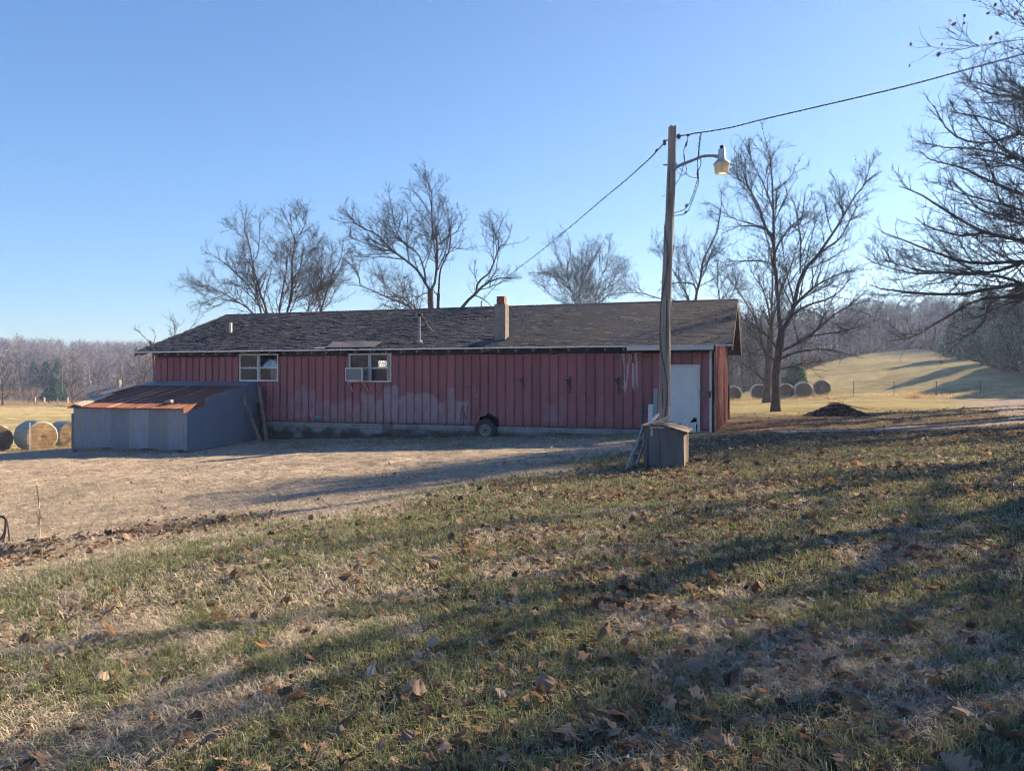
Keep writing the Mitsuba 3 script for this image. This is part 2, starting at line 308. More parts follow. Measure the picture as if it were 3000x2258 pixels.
#                                         # roof height at the eave's edge, y' = -.5
def roof_z(y): return EZ + (y + .5) * PITCH if y <= 4.95 else EZ + (10.4 - y) * PITCH
barn_key = name('red_barn')
tag(barn_key, 'long low red board-and-batten barn with worn paint and dark shingle roof', 'barn')
WT = 2.445                                          # top of the boards
x0, z1 = fac(703, 1041); x1, z0 = fac(815, 1115); W1 = (x0, z0, x1, z1)
x0, z1 = fac(1024, 1040); x1, z0 = fac(1146, 1117); W2 = (x0, z0, x1, z1)
dx0, dz1 = fac(1948, 1071); dx1, dz0 = fac(2049, 1266); DOOR = (dx0, dz0, dx1, dz1)
hx0, hz1 = fac(1404, 1220); hx1, hz0 = fac(1461, 1247)
hole = Polygon([(hx0, .0), (hx0, hz1 - .02), (hx0 + .1, hz1), (hx0 + .24, hz1 + .03), (hx0 + .24, hz1 + .1), (hx0 + .46, hz1 + .1), (hx0 + .48, hz1 + .02), (hx1 - .05, hz1 - .02), (hx1, hz1 - .12), (hx1, 0)])
openings = [sbox(*W1), sbox(*W2), sbox(*DOOR), hole]
def minus(poly):
    for o in openings: poly = poly.difference(o)
    return poly
fw = barn_key + '__front_wall'
add(fw, barn(slab(minus(sbox(-LEN, -.0, -.02, 2.66)),   .03, .13)), 'm_dark')
nb = 70; sp = (LEN - .02) / nb
for i in range(nb):                               # boards and battens
    xa = -LEN + i * sp
    top = WT + rng.uniform(-.012, .012)
    m = slab(minus(sbox(xa + .004, .012 + rng.uniform(0, .01), xa + sp - .004, top)), .005 + rng.uniform(0, .006), .029)
    if m is not None: add(fw + '__siding_board', barn(m), 'm_siding')
    m = slab(minus(sbox(xa - .021, .004, xa + .021, top + .006)), -.022 + rng.uniform(-.004, .004), .004)
    if m is not None and i > 0: add(fw + '__batten', barn(m), 'm_batten')
add(fw + '__corner_trim', barn(bx(-.10, -.028, -.03, .02, -.05, 2.5)), 'm_frame', label='white corner trim beside the door')
add(fw + '__corner_post', barn(bx(-.02, .045, -.02, .13, -.06, 2.52)), 'm_dark')
for pa_, pb_ in (((1354, 1092), (1354, 1138)), ((1354, 1136), (1379, 1133)), ((1397, 1105), (1397, 1150)), ((1395, 1106), (1413, 1106)), ((1397, 1123), (1408, 1121)), ((1371, 1171), (1399, 1169)), ((1396, 1192), (1395, 1232)), ((1396, 1192), (1413, 1190)), ((1397, 1208), (1411, 1206)), ((1349, 1232), (1353, 1188)), ((1353, 1190), (1367, 1232)), ((1367, 1232), (1370, 1188))):
    a_, b_ = fac(*pa_), fac(*pb_)
    add(fw + '__paint_stroke', barn(beam((a_[0], .002, a_[1]), (b_[0], .0025, b_[1]), .055, .003, (0, 1, 0)) if False else slab(Polygon([(a_[0] - .022, a_[1] - .015), (a_[0] + .022, a_[1] + .015), (b_[0] + .022, b_[1] + .02), (b_[0] - .022, b_[1] - .02)]).convex_hull, .001, .004)), 'm_stroke')
# block foundation
fnd = barn_key + '__foundation'
add(fnd, barn(bx(-LEN, 0, .03, .2, -1.35, .0)), 'm_dark')
vx0, vz1 = fac(1134, 1242)
for r in range(6):
    zt = -r * .203 - .004
    off = .2 * (r % 2)
    for k in range(-1, 55):
        xa, xb = -LEN + k * .4 + off, -LEN + k * .4 + off + .39
        xa, xb = max(xa, -LEN), min(xb, -.01)
        if xb - xa < .08: continue
        g = glo((xa + xb) / 2, 0, 0)
        if gz(g[0], g[1]) > zt - .02: continue
        if r == 0:                                    # leave room for the vent
            if xa < vx0 - .2 < xb: xb = vx0 - .205
            elif vx0 - .2 <= xa < vx0 + .22: xa = vx0 + .225
            if xb - xa < .03: continue
        m = bx(xa, xb, rng.uniform(-.006, .002), .06, zt - .193, zt)
        add(fnd + '__block', barn(m), 'm_block')
vb = [bx(vx0 - .2, vx0 + .22, .02, .06, -.2, -.004)] + [beam((vx0 - .2, 0, z), (vx0 + .22, 0, z), .03, .012) for z in (-.05, -.09, -.13, -.17)]
add(fnd + '__vent', barn(cat(vb)), 'm_oldwood', label='dark louvred vent in the foundation')
# other walls
def gable_poly(): return Polygon([(0, -1.3), (WID, -1.3), (WID, roof_z(WID) - .1), (4.95, roof_z(4.95) - .1), (0, roof_z(0) - .1)])
def cross(poly, x0, x1):                           # polygon in (y', z) extruded along x'
    m = trimesh.creation.extrude_polygon(poly, abs(x1 - x0), engine='earcut'); v = m.vertices
    return trimesh.Trimesh(np.stack([min(x0, x1) + v[:, 2], v[:, 0], v[:, 1]], 1), m.faces, process=False)
add(barn_key + '__left_gable', barn(cross(gable_poly(), -LEN - .0, -LEN + .1)), 'm_siding')
rg = barn_key + '__right_gable'
add(rg, barn(cross(Polygon([(.14, -.3), (WID, -.3), (WID, roof_z(WID) - .1), (4.95, roof_z(4.95) - .1), (.14, roof_z(.14) - .1)]), -.09, -.0)), 'm_dark')
npan = 11
for k in range(npan):                              # ribbed metal sheets on the right gable
    ya, yb = .135 + k * (WID - .14) / npan, .135 + (k + 1) * (WID - .14) / npan
    ys = np.linspace(ya, yb, 33); o = .030 + .026 * np.clip(1.5 * np.cos((ys - ya) / (yb - ya) * 2 * np.pi * 4), -1, 1) + .004 * (k % 2)
    zt = np.array([roof_z(y) - .11 for y in ys]); zb = -.02 - ys * .035 + rng.uniform(-.02, .02)
    n = len(ys); zz = np.linspace(0, 1, 4)
    Vp = np.stack([np.repeat(o[None], 4, 0), np.repeat(ys[None], 4, 0), zb[None] + (zt - zb)[None] * zz[:, None]], -1)
    Vp[0, :, 0] += rng.uniform(0, .03); Vp = Vp.reshape(-1, 3)
    a = (np.arange(3)[:, None] * n + np.arange(n - 1)[None]).ravel()
    add(rg + '__metal_sheet', barn((Vp, np.concatenate([np.stack([a, a + 1, a + n + 1], 1), np.stack([a, a + n + 1, a + n], 1)]))), 'm_gable', smooth=40)
add(rg + '__downpipe', barn(bx(.05, .13, WID - .1, WID + .05, -.6, 1.35)), 'm_black', label='black post at the far corner')
a_, b_ = fac(1108, 1075, 9.85), fac(1142, 1056, 9.85)
bo = [sbox(a_[0], a_[1], b_[0], b_[1])]
bp = sbox(-LEN, -1.3, 0, 2.62)
for o in bo: bp = bp.difference(o)
add(barn_key + '__rear_wall', barn(slab(bp, WID - .1, WID)), 'm_inside')
add(barn_key + '__floor', barn(bx(-LEN + .1, -.1, .14, WID - .1, -.12, -.02)), 'm_inside')
add(barn_key + '__ceiling', barn(bx(-LEN + .1, -.1, .14, WID - .1, 2.5, 2.53)), 'm_inside')
add(barn_key + '__inner_wall', barn(bx(-11.4, -11.3, .14, 6, 0, 2.5)), 'm_curtain')
# roof
rf = barn_key + '__roof'
XL, XR = -22.25, .62
def roofslab(y0, y1, t, x0=XL, x1=XR, lift=0.0):
    za, zb = roof_z(y0) + lift, roof_z(y1) + lift
    return cross(Polygon([(y0, za - t), (y1, zb - t), (y1, zb), (y0, za)]), x0, x1)
add(rf, barn(cat([roofslab(-.5, 4.95, .04), roofslab(4.951, 10.4, .04)])), 'm_felt')
expo = .145; yv = expo * math.cos(math.atan(PITCH)); rows = int(5.45 / yv) + 1
sh_list = []
ang_r = math.atan(PITCH); nrm = np.array([0, -math.sin(ang_r), math.cos(ang_r)]); alg = np.array([0, math.cos(ang_r), math.sin(ang_r)])
for r in range(rows):
    s0 = r * expo - .02; x = XL - rng.uniform(0, .26)
    while x < XR:
        w = .262; xa, xb = max(x, XL - .05), min(x + w, XR + .012); x += w
        if xb - xa < .05: continue
        old = np.clip(1 - (xa + 9.5) / 5.0, 0, 1)           # the left part of the roof is rougher
        patch = meshkit.noise(np.array([xa * .7, s0 * 1.1, 0.])) 
        rough_ = old * (.35 + .65 * patch)
        if rng.random() < .16 * rough_: continue
        s1 = min(s0 + expo + .035, 5.80)
        lift = .010 + rng.uniform(0, .008) + rough_ * rng.uniform(0, .035) * (rng.random() < .6)
        sb = s0 + rng.uniform(-.004, .004) + rough_ * rng.uniform(-.03, .05)
        g = .006
        c = []
        for (xx, ss, h) in ((xa + g, sb, lift), (xb - g, sb + rough_ * rng.uniform(-.02, .03), lift * rng.uniform(.6, 1.1)), (xb - g, s1, .004), (xa + g, s1, .004)):
            c.append(np.array([xx, -.5, EZ]) + alg * ss + nrm * (h + .004))
        c = np.array(c); d = c - nrm * .006
        Vs = np.vstack([c, d]); Fs = [[0, 1, 2], [0, 2, 3], [0, 4, 5], [0, 5, 1], [1, 5, 6], [1, 6, 2], [3, 7, 4], [3, 4, 0]]
        sh_list.append(((xa + xb) / 2, Vs, np.array(Fs)))
order = sorted(range(len(sh_list)), key=lambda k: -sh_list[k][0])
for k in order[:300]: add(rf + '__shingle', barn((sh_list[k][1], sh_list[k][2])), 'm_shingle')
rest = cat([(sh_list[k][1], sh_list[k][2]) for k in order[300:]])
add(rf + '__shingle_courses', barn(rest), 'm_shingle', kind='stuff', label='courses of worn and torn dark shingles')
add(rf + '__rear_shingles', barn(roofslab(4.99, 10.42, .012, XL, XR, .016)), 'm_shingle', kind='stuff', label='shingles of the rear slope')
add(rf + '__ridge_cap', barn(cat([roofslab(4.82, 4.949, .01, XL, XR, .034), roofslab(4.951, 5.08, .01, XL, XR, .034)])), 'm_shingle')
add(rf + '__drip_edge', barn(bx(XL, -2.62, -.525, -.508, EZ - .032, EZ + .012)), 'm_alu', label='thin pale metal drip edge along the eave')
add(rf + '__drip_edge', barn(bx(.10, XR, -.525, -.508, EZ - .032, EZ + .012)), 'm_alu')
add(rf + '__fascia', barn(cat([bx(-2.6, .06, -.545, -.505, EZ - .145, EZ - .002), bx(-2.6, .06, -.575, -.545, EZ - .05, EZ - .01)])), 'm_frame', label='white fascia board above the door')
for k in range(37):
    xr = XL + .25 + k * .602
    add(rf + '__rafter', barn(cross(Polygon([(-.46, roof_z(-.46) - .17), (.03, roof_z(.03) - .19), (.03, roof_z(.03) - .045), (-.46, roof_z(-.46) - .045)]), xr, xr + .045)), 'm_oldwood')
for sgn, nm in ((XR, 'right'), (XL, 'left')):      # barge boards under both gable ends
    for (ya, yb) in ((-.5, 4.949), (4.952, 10.4)):
        o = -.03 if sgn > 0 else .0
        add(rf + '__barge_board', barn(cross(Polygon([(ya, roof_z(ya) - .17), (yb, roof_z(yb) - .17), (yb, roof_z(yb) - .042), (ya, roof_z(ya) - .042)]), sgn + o, sgn + o + .03)), 'm_oldwood')
pz = [hit(px, py, glo(0, -.5, EZ + .03), DY * nrm[1] + np.array([0, 0, nrm[2]])) for px, py in ((954, 1019), (978, 1002), (1121, 1000.5), (1096, 1017.5))]
Vq = np.array(pz); NW = DY * nrm[1] + np.array([0, 0, nrm[2]])
gq = np.array([[(1 - a) * ((1 - b) * Vq[0] + b * Vq[1]) + a * ((1 - b) * Vq[3] + b * Vq[2]) + NW * (.02 + .02 * math.sin(9 * a + 3 * b) * b) for b in np.linspace(0, 1, 4)] for a in np.linspace(0, 1, 14)]).reshape(-1, 3)
a = (np.arange(13)[:, None] * 4 + np.arange(3)[None]).ravel()
pf = np.concatenate([np.stack([a, a + 1, a + 5], 1), np.stack([a, a + 5, a + 4], 1)])
add(rf + '__patch', (np.vstack([gq, gq - NW * .012]), np.vstack([pf, pf + len(gq)])), 'm_patch', label='smooth grey patch above the second window')
s_ = hit(934, 1019.5, glo(0, -.5, EZ + .03), NW)
add(rf + '__flashing', (np.array([s_ + RX * -.25, s_ + RX * .28, s_ + RX * .28 + DY * .07 + [0, 0, .03], s_ + RX * -.2 + DY * .07 + [0, 0, .03]]), np.array([[0, 1, 2], [0, 2, 3]])), 'm_frame')
def on_roof(px, py): return loc(hit(px, py, glo(0, -.5, EZ + .02), NW))
q = on_roof(676, 974)
add(rf + '__vent_pipe', barn(tube([(q[0], q[1], q[2] - .1), (q[0], q[1], q[2] + .42)], .055, 12)), 'm_white', smooth=40, label='short white vent pipe near the left end')
q = on_roof(1229, 1001)
add(rf + '__vent_mast', barn(cat([tube([(q[0], q[1], q[2] - .1), (q[0], q[1], q[2] + .92)], .036, 10), lathe([(.11, q[2] - .03), (.07, q[2] + .07), (.04, q[2] + .09)], 12)[0:2] if False else bx(q[0] - .08, q[0] + .08, q[1] - .08, q[1] + .08, q[2] - .04, q[2] + .05)])), 'm_alu_dark', smooth=40, label='tall thin grey mast with a dark weather head')
hd = trimesh.creation.icosphere(2, .085); hd.apply_scale([1.2, 1, .8]); hd.apply_translation([q[0] + .02, q[1], q[2] + .96])
add(rf + '__weather_head', barn(cat([hd, tube([(q[0] + .05, q[1], q[2] + .93), (q[0] + .2, q[1] + .05, q[2] + .8), (q[0] + .28, q[1], q[2] + .66), (q[0] + .5, q[1] + .1, q[2] + .35)], .012, 4, 10), tube([(q[0], q[1], q[2] + .5), (q[0] + .22, q[1], q[2] + .42), (q[0] + .45, q[1] + .1, q[2] + .3)], .012, 4, 6)])), 'm_black')
# chimney
q = on_roof(1448, 995); ch = barn_key + '__chimney'
cx0, cx1, cy0 = q[0], q[0] + .40, q[1]; cy1 = cy0 + .40; czt = fac(1448, 891, cy0)[1]
add(ch, barn(bx(cx0 + .012, cx1 - .012, cy0 + .012, cy1 - .012, q[2] - .2, czt - .012)), 'm_concrete')
nz = int((czt - q[2]) / .2) + 2
for k in range(nz):
    zt = czt - k * .2 - .003
    for h in (0, 1):
        m = bx(cx0 + (0 if h == 0 else .202), cx0 + (.198 if h == 0 else .40), cy0, cy1, zt - .194, zt) if k % 2 else (bx(cx0, cx1, cy0 + (0 if h == 0 else .202), cy0 + (.198 if h == 0 else .40), zt - .194, zt))
        add(ch + '__block', barn(m), 'm_concrete')
fl = trimesh.creation.box(extents=[.27, .27, .5]); fl.apply_translation([(cx0 + cx1) / 2, (cy0 + cy1) / 2, czt + .02])
cap = trimesh.creation.box(extents=[.27, .27, .06]); 
add(ch + '__flue', barn(fl), 'm_flue', label='square orange clay flue on top')
# windows
def window(wn, broken):
    x0, z0, x1, z1 = wn; key = name(barn_key + '__window'); xm = x0 + (x1 - x0) * .495; zm = z0 + (z1 - z0) * .5; t = .055
    bars = [bx(x0 - .03, x1 + .03, -.045, .03, z1 - .005, z1 + .05), bx(x0 - .01, x1 + .01, -.035, .03, z0 - .03, z0 + .03), bx(x0 - .012, x0 + t * .7, -.03, .03, z0 + .031, z1 - .006), bx(x1 - t * .7, x1 + .012, -.03, .03, z0 + .031, z1 - .006),
            bx(xm - .055, xm - .012, -.03, .03, z0 + .031, z1 - .006), bx(xm + .012, xm + .055, -.03, .03, z0 + .031, z1 - .006),
            bx(x0 + t * .7, xm - .056, -.026, .02, zm - .028, zm + .028), bx(xm + .056, x1 - t * .7, -.026, .02, zm - .028, zm + .028)]
    add(key, barn(cat(bars)), 'm_frame')
    for c, (xa, xb) in enumerate(((x0 + t * .7, xm - .056), (xm + .056, x1 - t * .7))):
        for r, (za, zb) in enumerate(((z0 + .031, zm - .028), (zm + .028, z1 - .006))):
            yy = -.004 + .012 * r
            poly = sbox(xa, za, xb, zb); lab = None
            if broken and c == 1 and r == 1:
                w, h = xb - xa, zb - za
                poly = Polygon([(xa, za), (xb, za), (xb, za + .12 * h), (xa + .82 * w, za + .5 * h), (xa + .60 * w, za + .72 * h), (xa + .42 * w, za + .48 * h), (xa + .22 * w, za + .3 * h), (xa + .16 * w, za)])
                lab = 'broken upper pane with a jagged shard left'
            cs = np.array(poly.exterior.coords)[:-1]
            tri = trimesh.creation.triangulate_polygon(poly, engine='earcut')
            v2 = np.array(tri[0]); tilt = -.12 if lab else rng.uniform(-.004, .004)
            add(key + '__pane', barn((np.stack([v2[:, 0], yy - (v2[:, 1] - za) * tilt, v2[:, 1]], 1), np.array(tri[1]))), 'm_shard' if lab else 'm_glass', label=lab)
    return key
window(W1, True); window(W2, False)
xm = W1[0] + (W1[2] - W1[0]) * .6
cur = np.array([[xm + .1 + .5 * a, .35 + .05 * math.sin(30 * a), W1[1] - .1 + b * (.95 - .5 * abs(a - .4))] for a in np.linspace(0, 1, 20) for b in (0, 1)])
ii = np.arange(19) * 2
add('torn_curtain', barn((cur, np.concatenate([np.stack([ii, ii + 1, ii + 3], 1), np.stack([ii, ii + 3, ii + 2], 1)]))), 'm_curtain', 'pale torn curtain hanging behind the left window with the broken pane', 'curtain')
# door
dk = barn_key + '__door'; x0, z0, x1, z1 = DOOR
hp = Polygon([(x1 - .26, z0 + .30), (x1 - .30, z0 + .33), (x1 - .22, z0 + .37), (x1 - .20, z0 + .44), (x1 - .09, z0 + .46), (x1 - .075, z0 + .33)])
add(dk, barn(slab(sbox(x0 + .05, z0 + .26, x1 - .06, z1 - .05).difference(hp), .0, .04)), 'm_white', label='plain white door with a hole broken in its lower corner')
add(dk + '__frame', barn(cat([bx(x0 - .02, x0 + .048, -.04, .05, z0, z1 - .052), bx(x1 - .058, x1 + .02, -.04, .05, z0, z1 - .052), bx(x0 - .03, x1 + .03, -.045, .05, z1 - .05, z1 + .03)])), 'm_frame')
add(dk + '__patch_board', barn(bx(x1 - .56, x1 - .10, -.06, -.03, z0 - .03, z0 + .27)), 'm_white', label='white board patching the foot of the door')
add(dk + '__kick_board', barn(bx(x0 + .05, x1 - .06, .012, .05, z0, z0 + .262)), 'm_dark')
kn = trimesh.creation.icosphere(2, .033); kn.apply_translation([fac(1963, 1184)[0], -.06, fac(1963, 1184)[1]])
add(dk + '__knob', barn(kn), 'm_alu_dark', smooth=True)
a_, b_ = fac(2050, 1148), fac(2083, 1164)
add(fw + '__ledge', barn(cat([bx(a_[0], b_[0], -.05, -.022, b_[1], a_[1]), bx(a_[0] - .01, b_[0] + .01, -.10, -.02, a_[1] + .003, a_[1] + .03)])), 'm_oldwood', label='grey wooden ledge beside the door')
# air conditioner
ac = name('window_air_conditioner'); tag(ac, 'boxy grey window air conditioner on two struts in the second window', 'air conditioner')
a_, b_ = fac(1011, 1077, -.48), fac(1062, 1116, -.48); ax0, ax1, az0, az1 = a_[0], b_[0], b_[1], a_[1]
add(ac + '__casing', barn(bx(ax0 + .012, ax1 - .012, -.455, .12, az0 + .012, az1 - .012)), 'm_grey_ac')
add(ac + '__front_frame', barn(cat([bx(ax0, ax1, -.48, -.44, az1 - .04, az1), bx(ax0, ax1, -.48, -.44, az0, az0 + .035), bx(ax0, ax0 + .03, -.48, -.44, az0 + .036, az1 - .041), bx(ax1 - .045, ax1, -.48, -.44, az0 + .036, az1 - .041)])), 'm_frame')
add(ac + '__coil_grille', barn(cat([bx(ax0 + .031, ax1 - .046, -.461, -.457, az0 + .04, az1 - .045)] + [bx(ax0 + .031, ax1 - .046, -.468, -.461, z, z + .006) for z in np.arange(az0 + .05, az1 - .05, .02)])), 'm_grey_ac')
add(ac + '__side_louvre', barn(cat([bx(ax1 - .012, ax1 - .008, -.40, -.1, az0 + .06 + k * .045, az0 + .085 + k * .045) for k in range(7)])), 'm_black')
for px0, px1 in ((1017, 1034), (1060, 1079)):
    p, r_ = fac(px0, 1117, -.42), fac(px1, 1146, -.03)
    add(ac + '__strut', barn(beam((p[0], -.42, p[1]), (r_[0], -.03, r_[1]), .03, .015)), 'm_frame')
# small things on the wall
p = fac(935.5, 1221)
dm = trimesh.creation.icosphere(3, .13); dm.apply_scale([.85, .9, .62]); dm = dm.slice_plane([0, 0, -.02], [0, 0, 1]); dm.apply_translation([p[0], -.07, p[1] - .02])
lip = tube([(p[0] + .12 * math.cos(a), -.07 + .12 * math.sin(a), p[1] - .045 - .01 * math.cos(a)) for a in np.linspace(0, 2 * math.pi, 17)], .012, 5)
add('tap_cover', barn(cat([dm, lip])), 'm_teal', 'small teal plastic tap cover low on the barn wall', 'tap cover', smooth=40)
p = fac(908, 1228); tp = name('outdoor_tap'); tag(tp, 'rusty outdoor tap low on the wall left of the teal cover', 'tap')
add(tp + '__spout', barn(tube([(p[0], .02, p[1]), (p[0], -.08, p[1]), (p[0] + .01, -.12, p[1] - .02), (p[0] + .01, -.13, p[1] - .12)], .018, 8, 10)), 'm_iron', smooth=50)
add(tp + '__handwheel', barn(tube([(p[0] + .05 * math.cos(a), -.09 + .02 * math.sin(a), p[1] + .08 + .03 * math.sin(a)) for a in np.linspace(0, 2 * math.pi, 13)], .010, 5)), 'm_iron')
for k, (px, lab) in enumerate(((1534, 'rusty shelf bracket on the wall, nearest the wheel'), (1670, 'rusty shelf bracket on the wall, middle one of three'), (1812, 'rusty shelf bracket on the wall, nearest the white door'))):
    p, r_ = fac(px, 1107), fac(px + 2, 1151); br = name('shelf_bracket'); tag(br, lab, 'bracket', 'rusty shelf brackets on the barn wall')
    ln = .62; o = -.07 if k else -.03
    add(br + '__upright', barn(bx(p[0] - .022, p[0] + .022, -.038, -.024, p[1] - (.52 if k else .34), p[1] + .03)), 'm_iron')
    add(br + '__arm', barn(bx(p[0] - .018, p[0] + .018, -ln, -.039, p[1] - .075, p[1] - .035)), 'm_iron')
    add(br + '__brace', barn(beam((p[0], -.38, p[1] - .08), (p[0], -.04, p[1] - .27), .026, .012)), 'm_iron')
# wheel poking out of the cut opening in the wall
wk = name('trailer_wheel'); tag(wk, 'black tyre on a pale rim sticking out of the barn foundation', 'wheel')
p = fac(1429, 1258); wr = .375
prof = [(-.10, .20), (-.115, .27), (-.12, .33), (-.105, .362), (-.07, .375), (0, .378), (.07, .375), (.105, .362), (.12, .33), (.115, .27), (.10, .20)]
def spin_y(prof, c, S=36):
    v, f = lathe([(r, h) for h, r in prof], S); return np.stack([c[0] + v[:, 0], c[1] + v[:, 2], c[2] + v[:, 1]], 1), f
WC = (p[0], -.17, p[1])
add(wk + '__tyre', barn(spin_y(prof, WC)), 'm_rubber', smooth=35)
tr = [beam((WC[0] + .374 * math.cos(a), -.17 - .075, WC[2] + .374 * math.sin(a)), (WC[0] + .374 * math.cos(a + .05), -.17 + .075, WC[2] + .374 * math.sin(a + .05)), .028, .016, (math.cos(a), 0, math.sin(a))) for a in np.linspace(0, 2 * math.pi, 45)[:-1]]
add(wk + '__tread', barn(cat(tr)), 'm_rubber')
add(wk + '__rim', barn(spin_y([(-.105, .212), (-.118, .205), (-.105, .185), (-.05, .165)], WC, 28)), 'm_rim', smooth=30)
add(wk + '__wheel_disc', barn(spin_y([(-.05, .165), (-.055, .12), (-.075, .085), (-.078, .05), (-.078, .001)], WC, 28)), 'm_grey_ac', smooth=30)
hubm = [spin_y([(-.078, .048), (-.115, .045), (-.12, .03), (-.12, .001)], WC, 16)] + [spin_y([(-.075, .014), (-.095, .014), (-.096, .001)], (WC[0] + .10 * math.cos(a), -.17, WC[2] + .10 * math.sin(a)), 8) for a in np.arange(5) * 2 * math.pi / 5]
add(wk + '__hub', barn(cat(hubm)), 'm_iron', smooth=35)
add(wk + '__axle', barn(tube([(WC[0], -.17, WC[2]), (WC[0], .5, WC[2])], .04, 10)), 'm_iron')
# things leaning by the door
def lean(key, p0, p1, w, h, mat, label, c):
    add(key, barn(beam(p0, p1, w, h, (0, 1, .2))), mat, label, c)
gb = lambda x, y: gz(*glo(x, y, 0)[:2])
a_, b_ = fac(1882, 1254, -.35), fac(1887.5, 1154, -.05)
add('iron_rod', barn(tube([(a_[0], -.35, gb(a_[0], -.35)), (b_[0], -.05, b_[1])], .014, 6)), 'm_iron', 'thin tall iron rod leaning on the barn left of the door', 'rod')
a_, b_ = fac(1876, 1254, -.32), fac(1879, 1177, -.05)
add('wooden_stake', barn(tube([(a_[0], -.32, gb(a_[0], -.32)), (b_[0], -.05, b_[1])], [.022, .018], 6)), 'm_oldwood', 'short dark stake leaning on the barn beside the iron rod', 'stake')
a_, b_ = fac(1898, 1250, -.3), fac(1911, 1184, -.1)
add('painted_panel', barn(cross(Polygon([(-.32, gb(a_[0], -.3)), (-.29, gb(a_[0], -.3)), (-.07, b_[1]), (-.10, b_[1])]), fac(1898, 1210, -.2)[0], fac(1912, 1210, -.2)[0])), 'm_white', 'low pale panel leaning on the wall left of the utility pole', 'panel')
add('grey_board', barn(cross(Polygon([(-.28, gb(a_[0], -.3)), (-.25, gb(a_[0], -.3)), (-.03, fac(1916, 1138, -.05)[1]), (-.06, fac(1916, 1138, -.05)[1])]), fac(1913, 1190, -.2)[0], fac(1925, 1190, -.2)[0])), 'm_alu_dark', 'tall narrow grey board leaning on the wall behind the utility pole', 'board')

# ------------------------------------------------------------------ the metal shed against the barn
sk = name('metal_shed'); tag(sk, 'low galvanised metal shed with rusty lean-to roof against the barn', 'shed')
SX0, SX1, SY0 = -21.73, -16.8, -3.74
def sroof(y): return 1.47 + y * .213
gfl, gfr, gbr = -.97, -.85, -.74
def gs(x, y): return gb(x, y) - .0
def ribbed(pts_a, pts_b, zb, zt, n_rib, amp, outward):
    """sheet between (x,y) points a and b, from zb(x,y) to zt(x,y), corrugated."""
    m = n_rib * 4 + 1; t = np.linspace(0, 1, m); a, b = np.array(pts_a, float), np.array(pts_b, float)
    xy = a + (b - a) * t[:, None]; off = amp * np.sin(t * n_rib * 2 * np.pi)[:, None] * np.array(outward)
    Vb = np.column_stack([xy + off, [zb(*q) for q in xy]]); Vt = np.column_stack([xy + off, [zt(*q) for q in xy]])
    Vv = np.vstack([Vb, Vt]); k = np.arange(m - 1)
    return Vv, np.concatenate([np.stack([k, k + 1, k + m + 1], 1), np.stack([k, k + m + 1, k + m], 1)])
fwk = sk + '__front_wall'
add(fwk, barn(bx(SX0 + .02, SX1 - .02, SY0 + .04, SY0 + .08, -1.05, sroof(SY0) - .06)), 'm_dark')
cuts = [SX0] + [fac(px, 1250, SY0)[0] for px in (257, 296, 328, 371, 415, 468, 508)] + [SX1]
for k in range(len(cuts) - 1):
    o = .008 * (k % 2)
    add(fwk + '__metal_sheet', barn(ribbed((cuts[k] - .02, SY0 - .01 - o), (cuts[k + 1], SY0 - .01 - o), lambda x, y: gs(x, y) + .10 + .02 * (k % 3 - 1), lambda x, y: sroof(SY0) - .045, max(3, int((cuts[k + 1] - cuts[k]) / .105)), .012, (0, -1))), 'm_galv', smooth=60)
add(fwk + '__corner_sheet', barn(ribbed((SX1 - .13, SY0 - .032), (SX1 + .012, SY0 - .032), lambda x, y: gs(x, y) + .06, lambda x, y: sroof(SY0) - .10, 3, .003, (0, -1))), 'm_galv')
add(fwk + '__rust_streak', barn(slab(Polygon([(SX1 - .16, .18), (SX1 - .13, -.1), (SX1 - .10, -.35), (SX1 - .13, -.62), (SX1 - .15, -.4), (SX1 - .14, -.2)]), SY0 - .028, SY0 - .024)), 'm_rust')
rwk = sk + '__right_wall'
add(rwk, barn(cross(Polygon([(SY0 + .05, -1.05), (-.05, -.95), (-.05, sroof(-.05) - .06), (SY0 + .05, sroof(SY0) - .06)]), SX1 - .05, SX1 - .02)), 'm_dark')
ycut = np.linspace(SY0, -.03, 6)
for k in range(5):
    o = .008 * (k % 2)
    add(rwk + '__metal_sheet', barn(ribbed((SX1 + .004 + o, ycut[k] - .02), (SX1 + .004 + o, ycut[k + 1]), lambda x, y: gs(x, y) + .02, lambda x, y: sroof(y) - .05, 7, .013, (1, 0))), 'm_galv', smooth=60)
add(sk + '__left_wall', barn(cross(Polygon([(SY0 + .05, -1.1), (-.03, -1.1), (-.03, sroof(-.03) - .06), (SY0 + .05, sroof(SY0) - .06)]), SX0 - .0, SX0 + .03)), 'm_galv')
add(sk + '__corner_post', barn(bx(SX0 - .09, SX0 - .01, SY0 - .03, SY0 + .06, -1.05, .38)), 'm_oldwood')
add(sk + '__sill', barn(bx(SX0 + .1, SX1 - .4, SY0 - .004, SY0 + .035, -1.1, -.80)), 'm_oldwood')
srf = sk + '__roof'
add(srf, barn(cross(Polygon([(SY0 - .2, sroof(SY0 - .2) - .05), (-.02, sroof(-.02) - .05), (-.02, sroof(-.02) - .03), (SY0 - .2, sroof(SY0 - .2) - .03)]), SX0 - .1, SX1 - .04)), 'm_oldwood')
xs = np.linspace(SX0 - .2, SX1, 9)
